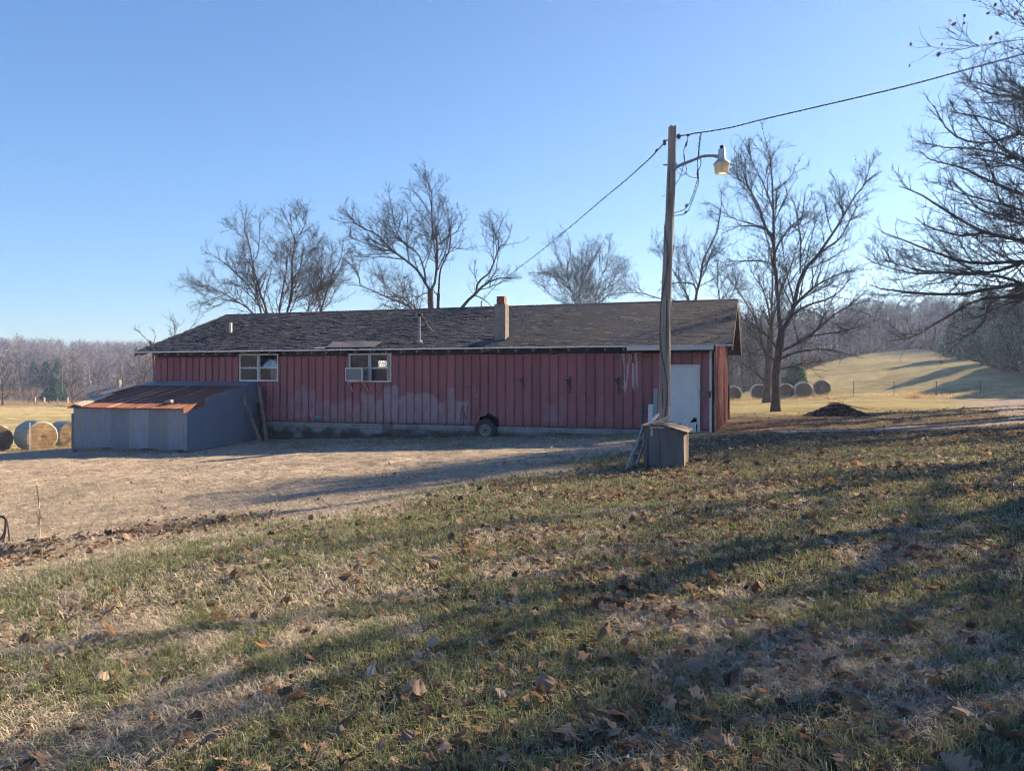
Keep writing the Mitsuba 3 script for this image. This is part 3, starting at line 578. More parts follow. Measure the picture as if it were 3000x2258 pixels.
for k in range(8):
    xa, xb = xs[k] - .03, xs[k + 1]; m = 41; t = np.linspace(0, 1, m)
    x = xa + (xb - xa) * t; h = .012 * np.sin(t * 2 * np.pi * 8) + .004 + .004 * (k % 2) + .02 * np.exp(-((t - .04) / .02) ** 2)
    yr = [SY0 - .24 + rng.uniform(-.03, .03), -.62]
    Vv = np.vstack([np.column_stack([x, np.full(m, yy), sroof(yy) + h]) for yy in yr]); kk = np.arange(m - 1)
    add(srf + '__rusty_sheet', barn((Vv, np.concatenate([np.stack([kk, kk + 1, kk + m + 1], 1), np.stack([kk, kk + m + 1, kk + m], 1)]))), 'm_rust', smooth=60)
add(srf + '__flashing', barn(cross(Polygon([(-.70, sroof(-.70) + .028), (-.0, sroof(0) + .03), (-.0, sroof(0) + .045), (-.70, sroof(-.70) + .04)]), SX0 - .16, SX1 + .0)), 'm_galv', label='grey metal flashing along the top of the shed roof')
add(srf + '__rake_trim', barn(cross(Polygon([(-2.95, sroof(-2.95) - .14), (-.01, sroof(-.01) - .14), (-.01, sroof(-.01) + .05), (-2.95, sroof(-2.95) + .05)]), SX1 + .018, SX1 + .05)), 'm_galv')
add(srf + '__rake_trim', barn(cross(Polygon([(SY0 - .24, sroof(SY0 - .24) - .15), (-2.96, sroof(-2.96) - .14), (-2.96, sroof(-2.96) + .045), (SY0 - .24, sroof(SY0 - .24) + .03)]), SX1 + .018, SX1 + .05)), 'm_rust', label='rusty end of the roof edge trim')
for k, (ya, yb, xa, xb, lab) in enumerate(((SY0 - .12, -2.2, -21.45, -21.6, 'longest weathered plank lying on the left edge of the rusty shed roof'), (SY0 - .22, -2.75, -21.25, -21.42, 'short weathered plank lying right of the longest plank on the shed roof'), (SY0 - .05, -2.9, -21.63, -21.72, 'short weathered plank at the far left edge of the shed roof'))):
    add('loose_plank', barn(beam((xa, ya, sroof(ya) + .05), (xb, yb, sroof(yb) + .05), .16, .03)), 'm_plank', lab, 'plank', 'loose planks on the shed roof')
q = loc(hit(495, 1181, glo(0, 0, 1.50), DY * -.2083 + np.array([0, 0, .978])))
add('stone_block', barn(trimesh.convex.convex_hull(np.array([[q[0] + sx * .13 * (1 - .1 * sz), q[1] + sy * .07, q[2] + .02 + (.09 + .02 * sx) * (sz > 0)] for sx in (-1, 1) for sy in (-1, 1) for sz in (-1, 1)]))), 'm_block', 'grey stone block lying on the rusty front edge of the shed roof', 'block')
# poles leaning in the corner between shed and barn
def leaner(key, pa, ya, pb, yb, r0, r1, mat, lab, c, gr=None):
    A, Bp = fac(*pa, ya), fac(*pb, yb)
    pts = spline([(A[0], ya, gb(A[0], ya) - .03), ((A[0] + Bp[0]) / 2 + .02, (ya + yb) / 2, (gb(A[0], ya) + Bp[1]) / 2 + .02), (Bp[0], yb, Bp[1])], 8)
    add(key, barn(tube(pts, [r0, r1], 8)), mat, lab, c, gr, smooth=50)
leaner('wooden_post', (764, 1301), -1.0, (709, 1162), -1.25, .075, .06, 'm_oldwood', 'weathered round post leaning away to the left against the shed wall', 'post', 'old posts leaning beside the shed')
leaner('wooden_post', (780, 1300), -.62, (757, 1128), -.28, .085, .07, 'm_oldwood', 'weathered post leaning upright in the corner where the shed meets the barn', 'post', 'old posts leaning beside the shed')
leaner('wooden_post', (768, 1299), -.4, (756, 1180), -.2, .09, .06, 'm_dark', 'dark rotten post standing behind the two leaning posts by the shed', 'post', 'old posts leaning beside the shed')
a_, b_ = fac(745, 1170, -.4), fac(789, 1169, -.4)
add('wooden_stick', barn(tube([(a_[0], -.4, a_[1]), (b_[0], -.38, b_[1])], .025, 6)), 'm_oldwood', 'short stick wedged across the leaning posts by the shed', 'stick')

# ------------------------------------------------------------------ well box, pole and lamp
wb = name('well_box'); tag(wb, 'low weathered plywood well box with a bent board roof', 'box')
c0 = gpix(1886, 1373.5); c1 = W(2002, 1376, c0[1] - .2)
ox = c0[:2]; ux = RX[:2]; uy = DY[:2]
def wl(x, y, z): return np.array([ox[0] + ux[0] * x + uy[0] * y, ox[1] + ux[1] * x + uy[1] * y, c0[2] + z])
WM = np.eye(4); WM[:3, 0], WM[:3, 1], WM[:3, 3] = RX, DY, [ox[0], ox[1], c0[2]]
def wbx(m): m = m if isinstance(m, trimesh.Trimesh) else trimesh.Trimesh(m[0], m[1], process=False); m = m.copy(); m.apply_transform(WM); return m
BW, BD = .725, .95
fp = Polygon([(0, -.03), (BW, -.03), (BW - .02, .665), (.36, .775), (.02, .765)])
add(wb + '__front_panel', wbx(slab(fp, 0, .02)), 'm_ply')
add(wb + '__rear_panel', wbx(slab(fp, BD, BD + .02)), 'm_ply')
add(wb + '__right_panel', wbx(bx(BW - .035, BW - .012, .022, BD - .002, -.03, .64)), 'm_boxroof')
add(wb + '__left_panel', wbx(bx(.0, .02, .022, BD - .002, -.03, .75)), 'm_ply')
for k in range(3):
    ya, yb = -.05 + k * .355, -.05 + (k + 1) * .355 - .006; dz = rng.uniform(-.004, .006)
    add(wb + '__roof_board', wbx(slab(Polygon([(.34, .79 + dz), (BW + .06, .66 + dz), (BW + .065, .685 + dz), (.34, .815 + dz)]), ya, yb)), 'm_boxroof')
for k in range(2):
    ya, yb = -.04 + k * .53, -.04 + (k + 1) * .53 - .006
    add(wb + '__roof_board', wbx(slab(Polygon([(-.05, .772), (.338, .789), (.338, .814), (-.05, .792)]), ya, yb)), 'm_boxroof')
add(wb + '__corner_batten', wbx(bx(.13, .155, -.012, -.001, .60, .76)), 'm_frame')
add(wb + '__front_batten', wbx(bx(.10, .37, -.03, -.002, .745, .768)), 'm_plank')
for p0, p1, w, lab in (((.10, -.12, .80), (.22, .30, .98), .05, 'pale thin plank propped on the well box roof'), ((.16, -.10, .825), (.40, .42, .93), .07, 'brown plank lying beside the pale one on the well box roof'), ((.22, .02, .83), (.52, .10, .865), .09, 'flat brown board lying across the well box roof')):
    add('loose_board', wbx(beam(p0, p1, w, .022)), 'm_plank' if w == .05 else 'm_boxroof', lab, 'board', 'loose boards on the well box')
# screen panel leaning on the box
sc = name('window_screen'); tag(sc, 'torn metal window screen leaning on the left side of the well box', 'screen')
tp0, tp1 = wl(-.03, .10, .74), wl(.0, .62, .73)
bt0 = np.array([*wl(-.30, -.18, 0)[:2], 0]); bt1 = np.array([*wl(-.20, .38, 0)[:2], 0]); bt0[2], bt1[2] = gz(*bt0[:2]) + .0, gz(*bt1[:2]) + .0
add(sc + '__frame', cat([beam(bt0, tp0, .04, .03), beam(bt1, tp1, .04, .03), beam(tp0, tp1, .04, .03), beam(bt0 * .93 + tp0 * .07, bt1 * .93 + tp1 * .07, .04, .03)]), 'm_alu_dark')
ms = []
for t in np.linspace(.02, .98, 16): ms.append(tube([bt0 + (tp0 - bt0) * t, bt1 + (tp1 - bt1) * t], .0022, 3))
for t in np.linspace(.02, .98, 12): ms.append(tube([bt0 + (bt1 - bt0) * t, tp0 + (tp1 - tp0) * t], .0022, 3))
for k in range(26):
    a, b = rng.uniform(.05, .95), rng.uniform(.05, .9); c_ = bt0 + (tp0 - bt0) * b + ((bt1 - bt0) * (1 - b) + (tp1 - tp0) * b) * a
    ms.append(beam(c_, c_ + np.array([rng.uniform(-.04, .04), rng.uniform(-.03, .03), .10]), .06, .003, twist=rng.uniform(0, 3)))
add(sc + '__mesh', cat(ms), 'm_alu_dark')
q = gpix(2035, 1356)
add('brick', trimesh.Trimesh(bx(-.13, .13, -.06, .06, -.01, .09).vertices @ np.array([[.95, -.31, 0], [.31, .95, 0], [0, 0, 1]]) + q, bx(0, 1, 0, 1, 0, 1).faces), 'm_black', 'dark brick lying in the grass right of the well box', 'brick')

uk = name('utility_pole'); tag(uk, 'weathered leaning wooden utility pole behind the well box', 'pole')
PB = np.array([438 / F * 15.1, 15.1, 0]); PB[2] = gz(PB[0], PB[1]) - .05; PT = W(1969.5, 372, 15.1)
n = 60; axp = PB + (PT - PB) * np.linspace(0, 1, n)[:, None]
axp[:, 0] += .012 * np.sin(np.linspace(0, 9, n)); rr_ = np.linspace(.115, .078, n) * (1 + .03 * np.sin(np.linspace(0, 40, n)))
S = 28; a = np.arange(S) * 2 * np.pi / S
crack = 1 + .045 * np.sin(a * 7 + 1) * np.sin(a * 3) 
Vp = np.stack([axp[:, None, 0] + rr_[:, None] * crack * np.cos(a), axp[:, None, 1] + rr_[:, None] * crack * np.sin(a), np.repeat(axp[:, 2:3], S, 1)], -1)
Vp[-1, :, 2] += .02 * np.sin(a * 5); Vp = np.vstack([Vp.reshape(-1, 3), axp[-1:] - [[0, 0, .02]]])
i = np.arange(n - 1)[:, None] * S; j = np.arange(S)[None]; k = (j + 1) % S
pf = np.concatenate([np.stack([i + j, i + k, i + S + k], -1).reshape(-1, 3), np.stack([i + j, i + S + k, i + S + j], -1).reshape(-1, 3), np.stack([(n - 1) * S + j[0], (n - 1) * S + k[0], np.full(S, n * S)], 1)])
add(uk + '__shaft', (Vp, pf), 'm_pole', smooth=50)
def pole_at(py):
    t = (py - 1102.6) ; z = EYE - (py - HY) * 15.1 / F; s = (z - PB[2]) / (PT[2] - PB[2]); return PB + (PT - PB) * s
def spool(c, nm):
    v, f = lathe([(.001, -.04), (.035, -.04), (.038, -.02), (.022, 0), (.038, .02), (.035, .04), (.001, .04)], 12); v = v + c
    ring = tube([c + np.array([0, .05 * math.cos(t), .06 * math.sin(t)]) for t in np.linspace(0, 2 * math.pi, 9)], .008, 4)
    return cat([(v, f), ring])
insR, insL = W(1989, 400, 15.1), W(1947, 418, 15.15)
add(uk + '__insulator', cat([spool(insR, 0), tube([pole_at(402), insR], .012, 6)]), 'm_black', smooth=40)
add(uk + '__insulator', cat([spool(insL, 0), tube([pole_at(408), W(1953, 411, 15.1), insL], .012, 6)]), 'm_black', smooth=40)
add(uk + '__bolt', cat([tube([W(1943, 483, 15.08), pole_at(484)], .014, 6), tube([W(1939, 577, 15.0), W(1948, 572, 15.0)], .006, 5)]), 'm_alu_dark')
lp = uk + '__lamp_arm'
armp = [W(px, py, 15.0) for px, py in ((1977, 492), (1991, 485), (2034, 468), (2052, 460.5), (2068, 457), (2084, 456.5), (2106, 459))]
add(lp, cat([tube(armp, [.034, .026, .026], 10, 24), beam(W(1977, 500, 15.0), W(1978, 478, 15.0), .05, .09, (0, 1, 0)), beam(W(2095, 458, 15.0), W(2112, 459, 15.0), .045, .055)]), 'm_alu_dark', smooth=45)
LC = W(2114.5, 458, 15.0); s = 15.0 / F
def lampz(py): return -(py - 458) * s
LH = lambda prof, S=28: (lathe(prof, S)[0] + LC, lathe(prof, S)[1])
add(uk + '__lamp_housing', cat([LH([(.001, lampz(437)), (9.5 * s, lampz(437.5)), (10.2 * s, lampz(440)), (11 * s, lampz(464)), (13 * s, lampz(468)), (20 * s, lampz(475)), (24.5 * s, lampz(480)), (24.6 * s, lampz(481.5)), (20 * s, lampz(481.5))]), beam(LC + [-.002, -.09, .02], LC + [-.002, -.075, .02], .05, .10)]), 'm_alu', smooth=35)
add(uk + '__lamp_photocell', LH([(.001, lampz(426.5)), (5.2 * s, lampz(427)), (5.8 * s, lampz(429)), (5.8 * s, lampz(435)), (4 * s, lampz(437.2))], 16), 'm_black', smooth=35)
lens = [(22.4 * s, lampz(481.5)), (21.8 * s, lampz(486)), (20.3 * s, lampz(500)), (19.8 * s, lampz(506)), (17.5 * s, lampz(508.5)), (13 * s, lampz(508.8))]
add(uk + '__lamp_lens', LH(lens, 36), 'm_lens', smooth=35, label='frosted yellowish lamp lens')
bulb = trimesh.creation.icosphere(2, .045); bulb.apply_scale([1, 1, 1.9]); bulb.apply_translation(LC + [0, 0, lampz(491)])
add(uk + '__lamp_bulb', bulb, 'm_frame', smooth=True)
# wires
def wire(key, pts, r, label, n=40, S=5, twist=0, grp=None):
    pts = spline(pts, n)
    if twist:
        t = np.linspace(0, 1, n) * twist * 2 * np.pi; d = pts[-1] - pts[0]; d /= np.linalg.norm(d); u = np.cross(d, [0, 0, 1]); u /= np.linalg.norm(u); v = np.cross(u, d)
        m = cat([tubes((pts + r * .95 * (np.cos(t + ph)[:, None] * u + np.sin(t + ph)[:, None] * v))[None], np.full((1, n), r), S) for ph in (0, 2.1, 4.2)])
    else: m = tubes(pts[None], np.full((1, n), r), S)
    add(key, m, 'm_wire', label, 'cable', grp, smooth=60)
wire('service_cable', [insR, W(2056, 388, 15.0), W(2120, 378, 14.8), W(2236, 350, 14.4), W(2400, 312, 13.9), W(2659, 251, 13.1), W(2800, 213, 12.7), W(3000, 158, 12.2), W(3300, 60, 11.6), W(4200, -420, 10.2), W(6000, -1500, 8.6)], .0075, 'twisted overhead cable from the pole to the upper right', 420, 5, 120)
rd = glo(0, 0, 0); endp = loc(hit(1408, 884, glo(0, 5.6, 0), DY)); eg = glo(endp[0], 5.7, endp[2])
mid = [W(px, py, 15.15 + (eg[1] - 15.15) * t) for px, py, t in ((1900, 468, .06), (1807, 550, .2), (1664.6, 670, .42), (1579, 740, .58), (1500, 800, .76), (1466, 826, .86))]
wire('barn_cable', [insL] + mid + [eg], .0078, 'twisted overhead cable from the pole down to the barn roof', 300, 5, 90)
add(rf + '__cable_mast', tube([eg - [0, 0, .5], eg + [0, 0, .03]], .03, 8), 'm_alu_dark')
L = lambda pts, Y=15.0: [W(px, py, Y + .02 * math.sin(px)) for px, py in pts]
wire('drop_wire', L([(2013, 398), (2015, 407), (2011, 420), (2006, 430), (2003, 455), (2007, 478), (2012, 500), (2008, 510), (1999, 514), (1990, 510), (1984, 497)]), .007, 'thin wire looping down beside the pole nearest the lamp arm bracket', 40, grp='loose wires hanging at the pole')
wire('drop_wire', L([(2003, 448), (2006, 465), (2001, 490), (1992, 520), (1983, 535), (1975, 545)]), .007, 'thin wire running back into the pole below the lamp arm', 30, grp='loose wires hanging at the pole')
wire('drop_wire', L([(2052, 390), (2048, 420), (2046, 450), (2043, 485), (2046, 500), (2045, 520), (2038, 545), (2030, 570), (2018, 600), (2007, 612), (1990, 620), (1972, 624)]), .008, 'long wire hanging from the overhead cable, left of the pair', 60, grp='loose wires hanging at the pole')
wire('drop_wire', L([(2055, 390), (2050, 425), (2048, 455), (2054, 475), (2051, 490), (2045, 500), (2047, 530), (2040, 555), (2024, 600), (2014, 620), (2003, 628), (1970, 632)]), .008, 'long wire hanging from the overhead cable, right of the pair', 60, grp='loose wires hanging at the pole')
wire('drop_wire', L([(2045, 521), (2025, 519), (2008, 508), (1990, 492)]), .006, 'short wire curving from the splice to the lamp arm', 20, grp='loose wires hanging at the pole')
for pts, lab in ((((2045, 495), (2044, 508), (2045, 521)), 'black taped splice on the hanging wires below the lamp arm'), (((2013.5, 598), (2008, 606)), 'upper small black connector on the wires near the pole'), (((2012, 618), (2006, 626)), 'lower small black connector on the wires near the pole'), (((2013, 416), (2008, 430)), 'small black connector high on the wire by the pole top'), (((2011, 398), (2021, 396)), 'grey clamp on the overhead cable at the pole'), (((1926, 437), (1920, 446)), 'dark clamp on the cable left of the pole top')):
    add('cable_splice', tube(L(pts), [.016, .022, .016], 8, 5), 'm_black', lab, 'splice', 'splices on the pole wires', smooth=50)
gwp = []
for t in np.linspace(0, 1, 60):
    py = 660 + t * 560; c = pole_at(py); aa = -2.9 + .9 * math.sin(t * 9) + 1.0 * t; r_ = .125 - .02 * (1 - t)
    gwp.append(c + np.array([r_ * math.cos(aa), r_ * math.sin(aa), 0]))
add(uk + '__ground_wire', tubes(np.array(gwp)[None], np.full((1, 60), .010), 5), 'm_wire')

# ------------------------------------------------------------------ bare trees
def twigs(P, R, dens, lenf, K, up, wander, amin, amax, t0, rg_, rmin, rfrac=.6, rlen=.016):
    """children of the polylines P: about dens per metre."""
    seg = np.linalg.norm(np.diff(P, axis=1), axis=2); Ls = seg.sum(1)
    cnt = rg_.poisson(Ls * dens * (1 - t0)); idx = np.repeat(np.arange(len(P)), cnt); N = len(idx)
    if N == 0: return np.zeros((0, K, 3)), np.zeros((0, K))
    t = t0 + (1 - t0) * rg_.random(N) ** .85; kk = P.shape[1] - 1; f = t * kk; i0 = np.minimum(f.astype(int), kk - 1); w = (f - i0)[:, None]
    pos = P[idx, i0] * (1 - w) + P[idx, i0 + 1] * w; rad_ = R[idx, i0] * (1 - w[:, 0]) + R[idx, i0 + 1] * w[:, 0]
    tan = P[idx, i0 + 1] - P[idx, i0]; tan /= np.linalg.norm(tan, axis=1, keepdims=True) + 1e-9
    q = rg_.normal(size=(N, 3)); q -= (q * tan).sum(1, keepdims=True) * tan; q /= np.linalg.norm(q, axis=1, keepdims=True) + 1e-9
    an = rg_.uniform(amin, amax, N)[:, None]
    d = np.cos(an) * tan + np.sin(an) * q; d[:, 2] += up; d /= np.linalg.norm(d, axis=1, keepdims=True)
    ln = lenf(Ls[idx], t) * rg_.uniform(.55, 1.3, N)
    out = np.zeros((N, K, 3)); out[:, 0] = pos
    for k in range(1, K):
        d = d + wander * rg_.normal(size=(N, 3)); d[:, 2] += up * .35; d /= np.linalg.norm(d, axis=1, keepdims=True)
        out[:, k] = out[:, k - 1] + d * (ln / (K - 1))[:, None]
    r0 = np.maximum(np.minimum(rad_ * rfrac, ln * rlen), rmin)
    return out, r0[:, None] * np.linspace(1, .3, K)[None] + rmin * .3

def tree(key, label, limbs, Y, group=None, seed=0, base=None, dens=(2.5, 4.4, 5.0), scale=1.0, rtip=.014, rmin=.0105, up=.14, mat='m_twig', spread=.5, c='tree', deep=True, lens=(.52, .46, .5), lf=.5):
    """limbs: [(radius, [(px, py), ...]), ...], the first one the trunk; each later limb starts on an earlier one."""
    rg_ = np.random.default_rng(seed); k0 = name(key); tag(k0, label, c, group)
    pts_all, sh_all, LP, LR = np.zeros((0, 2)), np.zeros(0), [], []
    for m, (r, pp) in enumerate(limbs):
        pp = np.array(pp, float); L2 = np.linalg.norm(np.diff(pp, axis=0), axis=1).sum() * Y / F
        s0 = 0.0
        if len(pts_all): s0 = sh_all[np.argmin(((pts_all - pp[0]) ** 2).sum(1))]
        n = max(10, int(L2 / .45)); q = spline(pp, n); tt = np.linspace(0, 1, n)
        sh = s0 + (0 if m == 0 else rg_.uniform(-spread, spread)) * L2 * tt
        wv = rg_.normal(size=(n, 3)) * .012; wv[0] = 0
        if m == 0: wv *= .2
        P3 = np.array([W(a, b, Y + s) for (a, b), s in zip(q, sh)]) + wv
        if m == 0 and base is None:
            P3[0, 2] = gz(P3[0, 0], P3[0, 1]) - .1
        LP.append(P3); end = rtip if m or len(limbs) == 1 else r * .72
        rr = np.maximum(end + (r * (.8 if m == 0 else lf) - end) * (1 - tt) ** .8, rtip)
        if m == 0: rr = rr * (1 + .5 * np.exp(-tt * L2 / .5))
        LR.append(rr); pts_all = np.vstack([pts_all, q]); sh_all = np.r_[sh_all, sh]
    add(k0 + '__trunk', cat([tubes(p[None], r[None], 10 if r.max() > .12 else 7) for p, r in zip(LP, LR)]), 'm_bark', smooth=60)
    g = [(np.array([spline(p, 14) for p in LP[1:]]), np.array([np.interp(np.linspace(0, 1, 14), np.linspace(0, 1, len(r)), r) for r in LR[1:]]))]
    ms = []
    P1, R1 = twigs(*g[0], dens[0], lambda L, t: lens[0] * scale * np.minimum(L, 5.5) * (1.15 - .98 * t) * .9 + .30, 8, up, .085, .45, 1.1, .10, rg_, rmin * 1.4, .55, .0105)
    P2, R2 = twigs(P1, R1, dens[1], lambda L, t: lens[1] * L * (1.1 - .6 * t) + .12, 5, up * .8, .15, .5, 1.1, .12, rg_, rmin, .6, .012)
    ms += [tubes(P1, R1, 5), tubes(P2, R2, 3)]
    if deep:
        P3, R3 = twigs(P2, R2, dens[2], lambda L, t: lens[2] * L * (1.1 - .5 * t) + .08, 3, up * .8, .18, .5, 1.2, .2, rg_, rmin * .62)
        ms.append(tubes(P3, R3, 3))
    add(k0 + '__crown', cat(ms), mat)
    return k0

G1 = 'bare trees standing behind the barn'
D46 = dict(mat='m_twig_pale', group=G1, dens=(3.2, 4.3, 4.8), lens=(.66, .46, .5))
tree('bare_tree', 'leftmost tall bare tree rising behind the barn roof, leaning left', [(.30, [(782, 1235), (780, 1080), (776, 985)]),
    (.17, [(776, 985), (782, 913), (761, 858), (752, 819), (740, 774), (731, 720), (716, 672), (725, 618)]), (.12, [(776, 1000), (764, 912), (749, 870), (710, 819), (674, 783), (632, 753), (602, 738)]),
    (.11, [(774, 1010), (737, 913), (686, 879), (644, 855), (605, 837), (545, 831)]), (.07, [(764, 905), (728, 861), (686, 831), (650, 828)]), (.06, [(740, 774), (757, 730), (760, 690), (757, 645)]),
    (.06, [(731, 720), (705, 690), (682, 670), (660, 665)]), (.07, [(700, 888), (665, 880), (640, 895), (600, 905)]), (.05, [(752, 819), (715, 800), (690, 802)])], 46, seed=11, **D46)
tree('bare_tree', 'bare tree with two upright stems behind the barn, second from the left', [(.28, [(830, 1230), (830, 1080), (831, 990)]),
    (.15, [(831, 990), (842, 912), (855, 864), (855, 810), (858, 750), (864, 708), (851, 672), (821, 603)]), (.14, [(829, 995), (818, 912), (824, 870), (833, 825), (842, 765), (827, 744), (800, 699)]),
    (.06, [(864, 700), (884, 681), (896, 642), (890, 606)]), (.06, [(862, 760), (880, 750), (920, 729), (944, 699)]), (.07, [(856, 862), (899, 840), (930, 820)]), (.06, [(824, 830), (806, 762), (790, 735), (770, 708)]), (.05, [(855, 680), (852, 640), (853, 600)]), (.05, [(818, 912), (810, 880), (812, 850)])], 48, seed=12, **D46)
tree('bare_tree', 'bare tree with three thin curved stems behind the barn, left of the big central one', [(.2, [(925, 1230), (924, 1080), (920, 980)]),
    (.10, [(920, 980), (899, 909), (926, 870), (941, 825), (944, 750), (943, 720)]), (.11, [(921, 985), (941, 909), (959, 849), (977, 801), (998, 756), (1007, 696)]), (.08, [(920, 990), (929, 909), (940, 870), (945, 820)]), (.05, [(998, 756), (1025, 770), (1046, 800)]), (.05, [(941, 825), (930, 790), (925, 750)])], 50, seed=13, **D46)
tree('bare_tree', 'tallest bare tree behind the middle of the barn roof with a wide crown', [(.24, [(1266, 1240), (1265, 1080), (1262, 903), (1260, 849)]),
    (.24, [(1261, 852), (1250, 836), (1229, 798), (1196, 768), (1154, 738), (1127, 711), (1100, 684), (1052, 663), (1025, 636), (1007, 606)]), (.10, [(1157, 742), (1118, 744), (1082, 747), (1037, 750)]), (.09, [(1154, 738), (1100, 723), (1064, 711), (1020, 690)]),
    (.15, [(1247, 825), (1238, 774), (1214, 732), (1184, 711), (1160, 678), (1154, 642), (1145, 594)]), (.22, [(1262, 852), (1277, 816), (1280, 765), (1280, 717), (1271, 684), (1265, 639), (1265, 582), (1262, 555), (1238, 519), (1229, 498)]),
    (.09, [(1262, 630), (1229, 582), (1205, 558), (1166, 549)]), (.10, [(1282, 717), (1300, 704), (1322, 690), (1343, 672), (1352, 630)]), (.08, [(1318, 694), (1313, 627), (1307, 600), (1285, 565)]), (.10, [(1252, 858), (1238, 862), (1211, 882), (1166, 900)]),
    (.06, [(1244, 660), (1225, 660), (1205, 672)]), (.06, [(1280, 765), (1250, 735), (1235, 715), (1215, 715)])], 45, seed=14, group=G1, mat='m_twig', lf=.36, dens=(3.0, 4.4, 4.8), lens=(.64, .46, .5))
tree('bare_tree', 'slim bare tree close to the right of the tallest one behind the barn', [(.13, [(1283, 1235), (1283, 1080), (1283, 903), (1285, 860)]),
    (.15, [(1285, 860), (1289, 795), (1310, 750), (1319, 720), (1321, 690), (1318, 640)]), (.06, [(1319, 726), (1349, 729), (1388, 732)]), (.08, [(1284, 870), (1270, 850), (1255, 830)]), (.05, [(1310, 750), (1295, 720), (1290, 690)])], 46, seed=15, group=G1, lf=.42)
tree('bare_tree', 'bare tree with long low limbs reaching left behind the barn roof', [(.25, [(1215, 1240), (1218, 1080), (1222, 960)]), (.14, [(1222, 960), (1205, 903), (1136, 873), (1091, 852), (1055, 837), (1013, 835)]), (.07, [(1055, 837), (1046, 798), (1028, 777), (1000, 757)]), (.10, [(1222, 965), (1216, 903), (1190, 878), (1150, 866), (1110, 850)]), (.06, [(1205, 903), (1205, 870), (1200, 835)])], 49, seed=16, **D46)
tree('bare_tree', 'bare tree with one thick limb leaning right behind the chimney', [(.3, [(1335, 1240), (1336, 1080), (1338, 950)]), (.22, [(1338, 950), (1352, 903), (1370, 882), (1394, 861), (1427, 828), (1460, 816), (1514, 813)]), (.12, [(1394, 862), (1400, 828), (1430, 804), (1448, 762), (1460, 729), (1460, 705), (1445, 672), (1463, 636)]),
    (.07, [(1430, 826), (1457, 774), (1459, 735)]), (.07, [(1391, 866), (1427, 885), (1442, 900)]), (.06, [(1460, 729), (1490, 696), (1499, 660)]), (.05, [(1400, 828), (1390, 800), (1392, 775)])], 44, seed=17, group=G1)
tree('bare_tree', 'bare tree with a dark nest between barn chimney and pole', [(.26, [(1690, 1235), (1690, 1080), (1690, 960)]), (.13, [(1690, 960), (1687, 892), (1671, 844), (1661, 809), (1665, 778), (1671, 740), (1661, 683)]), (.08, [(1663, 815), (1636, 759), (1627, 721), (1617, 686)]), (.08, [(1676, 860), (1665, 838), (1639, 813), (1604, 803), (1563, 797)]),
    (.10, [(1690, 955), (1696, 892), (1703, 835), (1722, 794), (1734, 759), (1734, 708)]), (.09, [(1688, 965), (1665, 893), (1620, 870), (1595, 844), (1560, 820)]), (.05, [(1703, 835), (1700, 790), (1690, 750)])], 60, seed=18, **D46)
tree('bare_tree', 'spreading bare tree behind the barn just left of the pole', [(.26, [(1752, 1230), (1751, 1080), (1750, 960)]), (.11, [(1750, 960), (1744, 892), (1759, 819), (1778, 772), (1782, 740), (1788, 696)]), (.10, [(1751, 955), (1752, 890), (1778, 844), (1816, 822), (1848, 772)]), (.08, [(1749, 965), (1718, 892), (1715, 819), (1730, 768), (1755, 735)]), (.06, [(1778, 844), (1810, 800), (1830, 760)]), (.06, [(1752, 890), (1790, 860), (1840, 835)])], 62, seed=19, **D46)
tree('bare_tree', 'dark bare tree with an arching limb just right of the pole', [(.38, [(2050, 1225), (2048, 1080), (2046, 940)]), (.20, [(2046, 940), (2038, 879), (2051, 825), (2063, 756), (2079, 724), (2101, 677), (2108, 645), (2114, 563)]), (.13, [(2051, 825), (2089, 746), (2110, 735), (2140, 715)]), (.13, [(2046, 945), (2019, 879), (1984, 809), (1965, 778), (1972, 740), (1978, 690)]),
    (.13, [(2042, 860), (2030, 832), (2000, 828), (1965, 832), (1930, 850)]), (.11, [(2046, 950), (2000, 900), (1927, 873), (1864, 857), (1804, 860), (1780, 872)]), (.12, [(2046, 945), (2108, 876), (2101, 819), (2101, 756)]), (.10, [(2046, 940), (2120, 900), (2150, 850), (2165, 800)]), (.07, [(1965, 778), (1940, 740), (1915, 700), (1905, 690)])], 50, seed=20, group=G1, mat='m_twig')
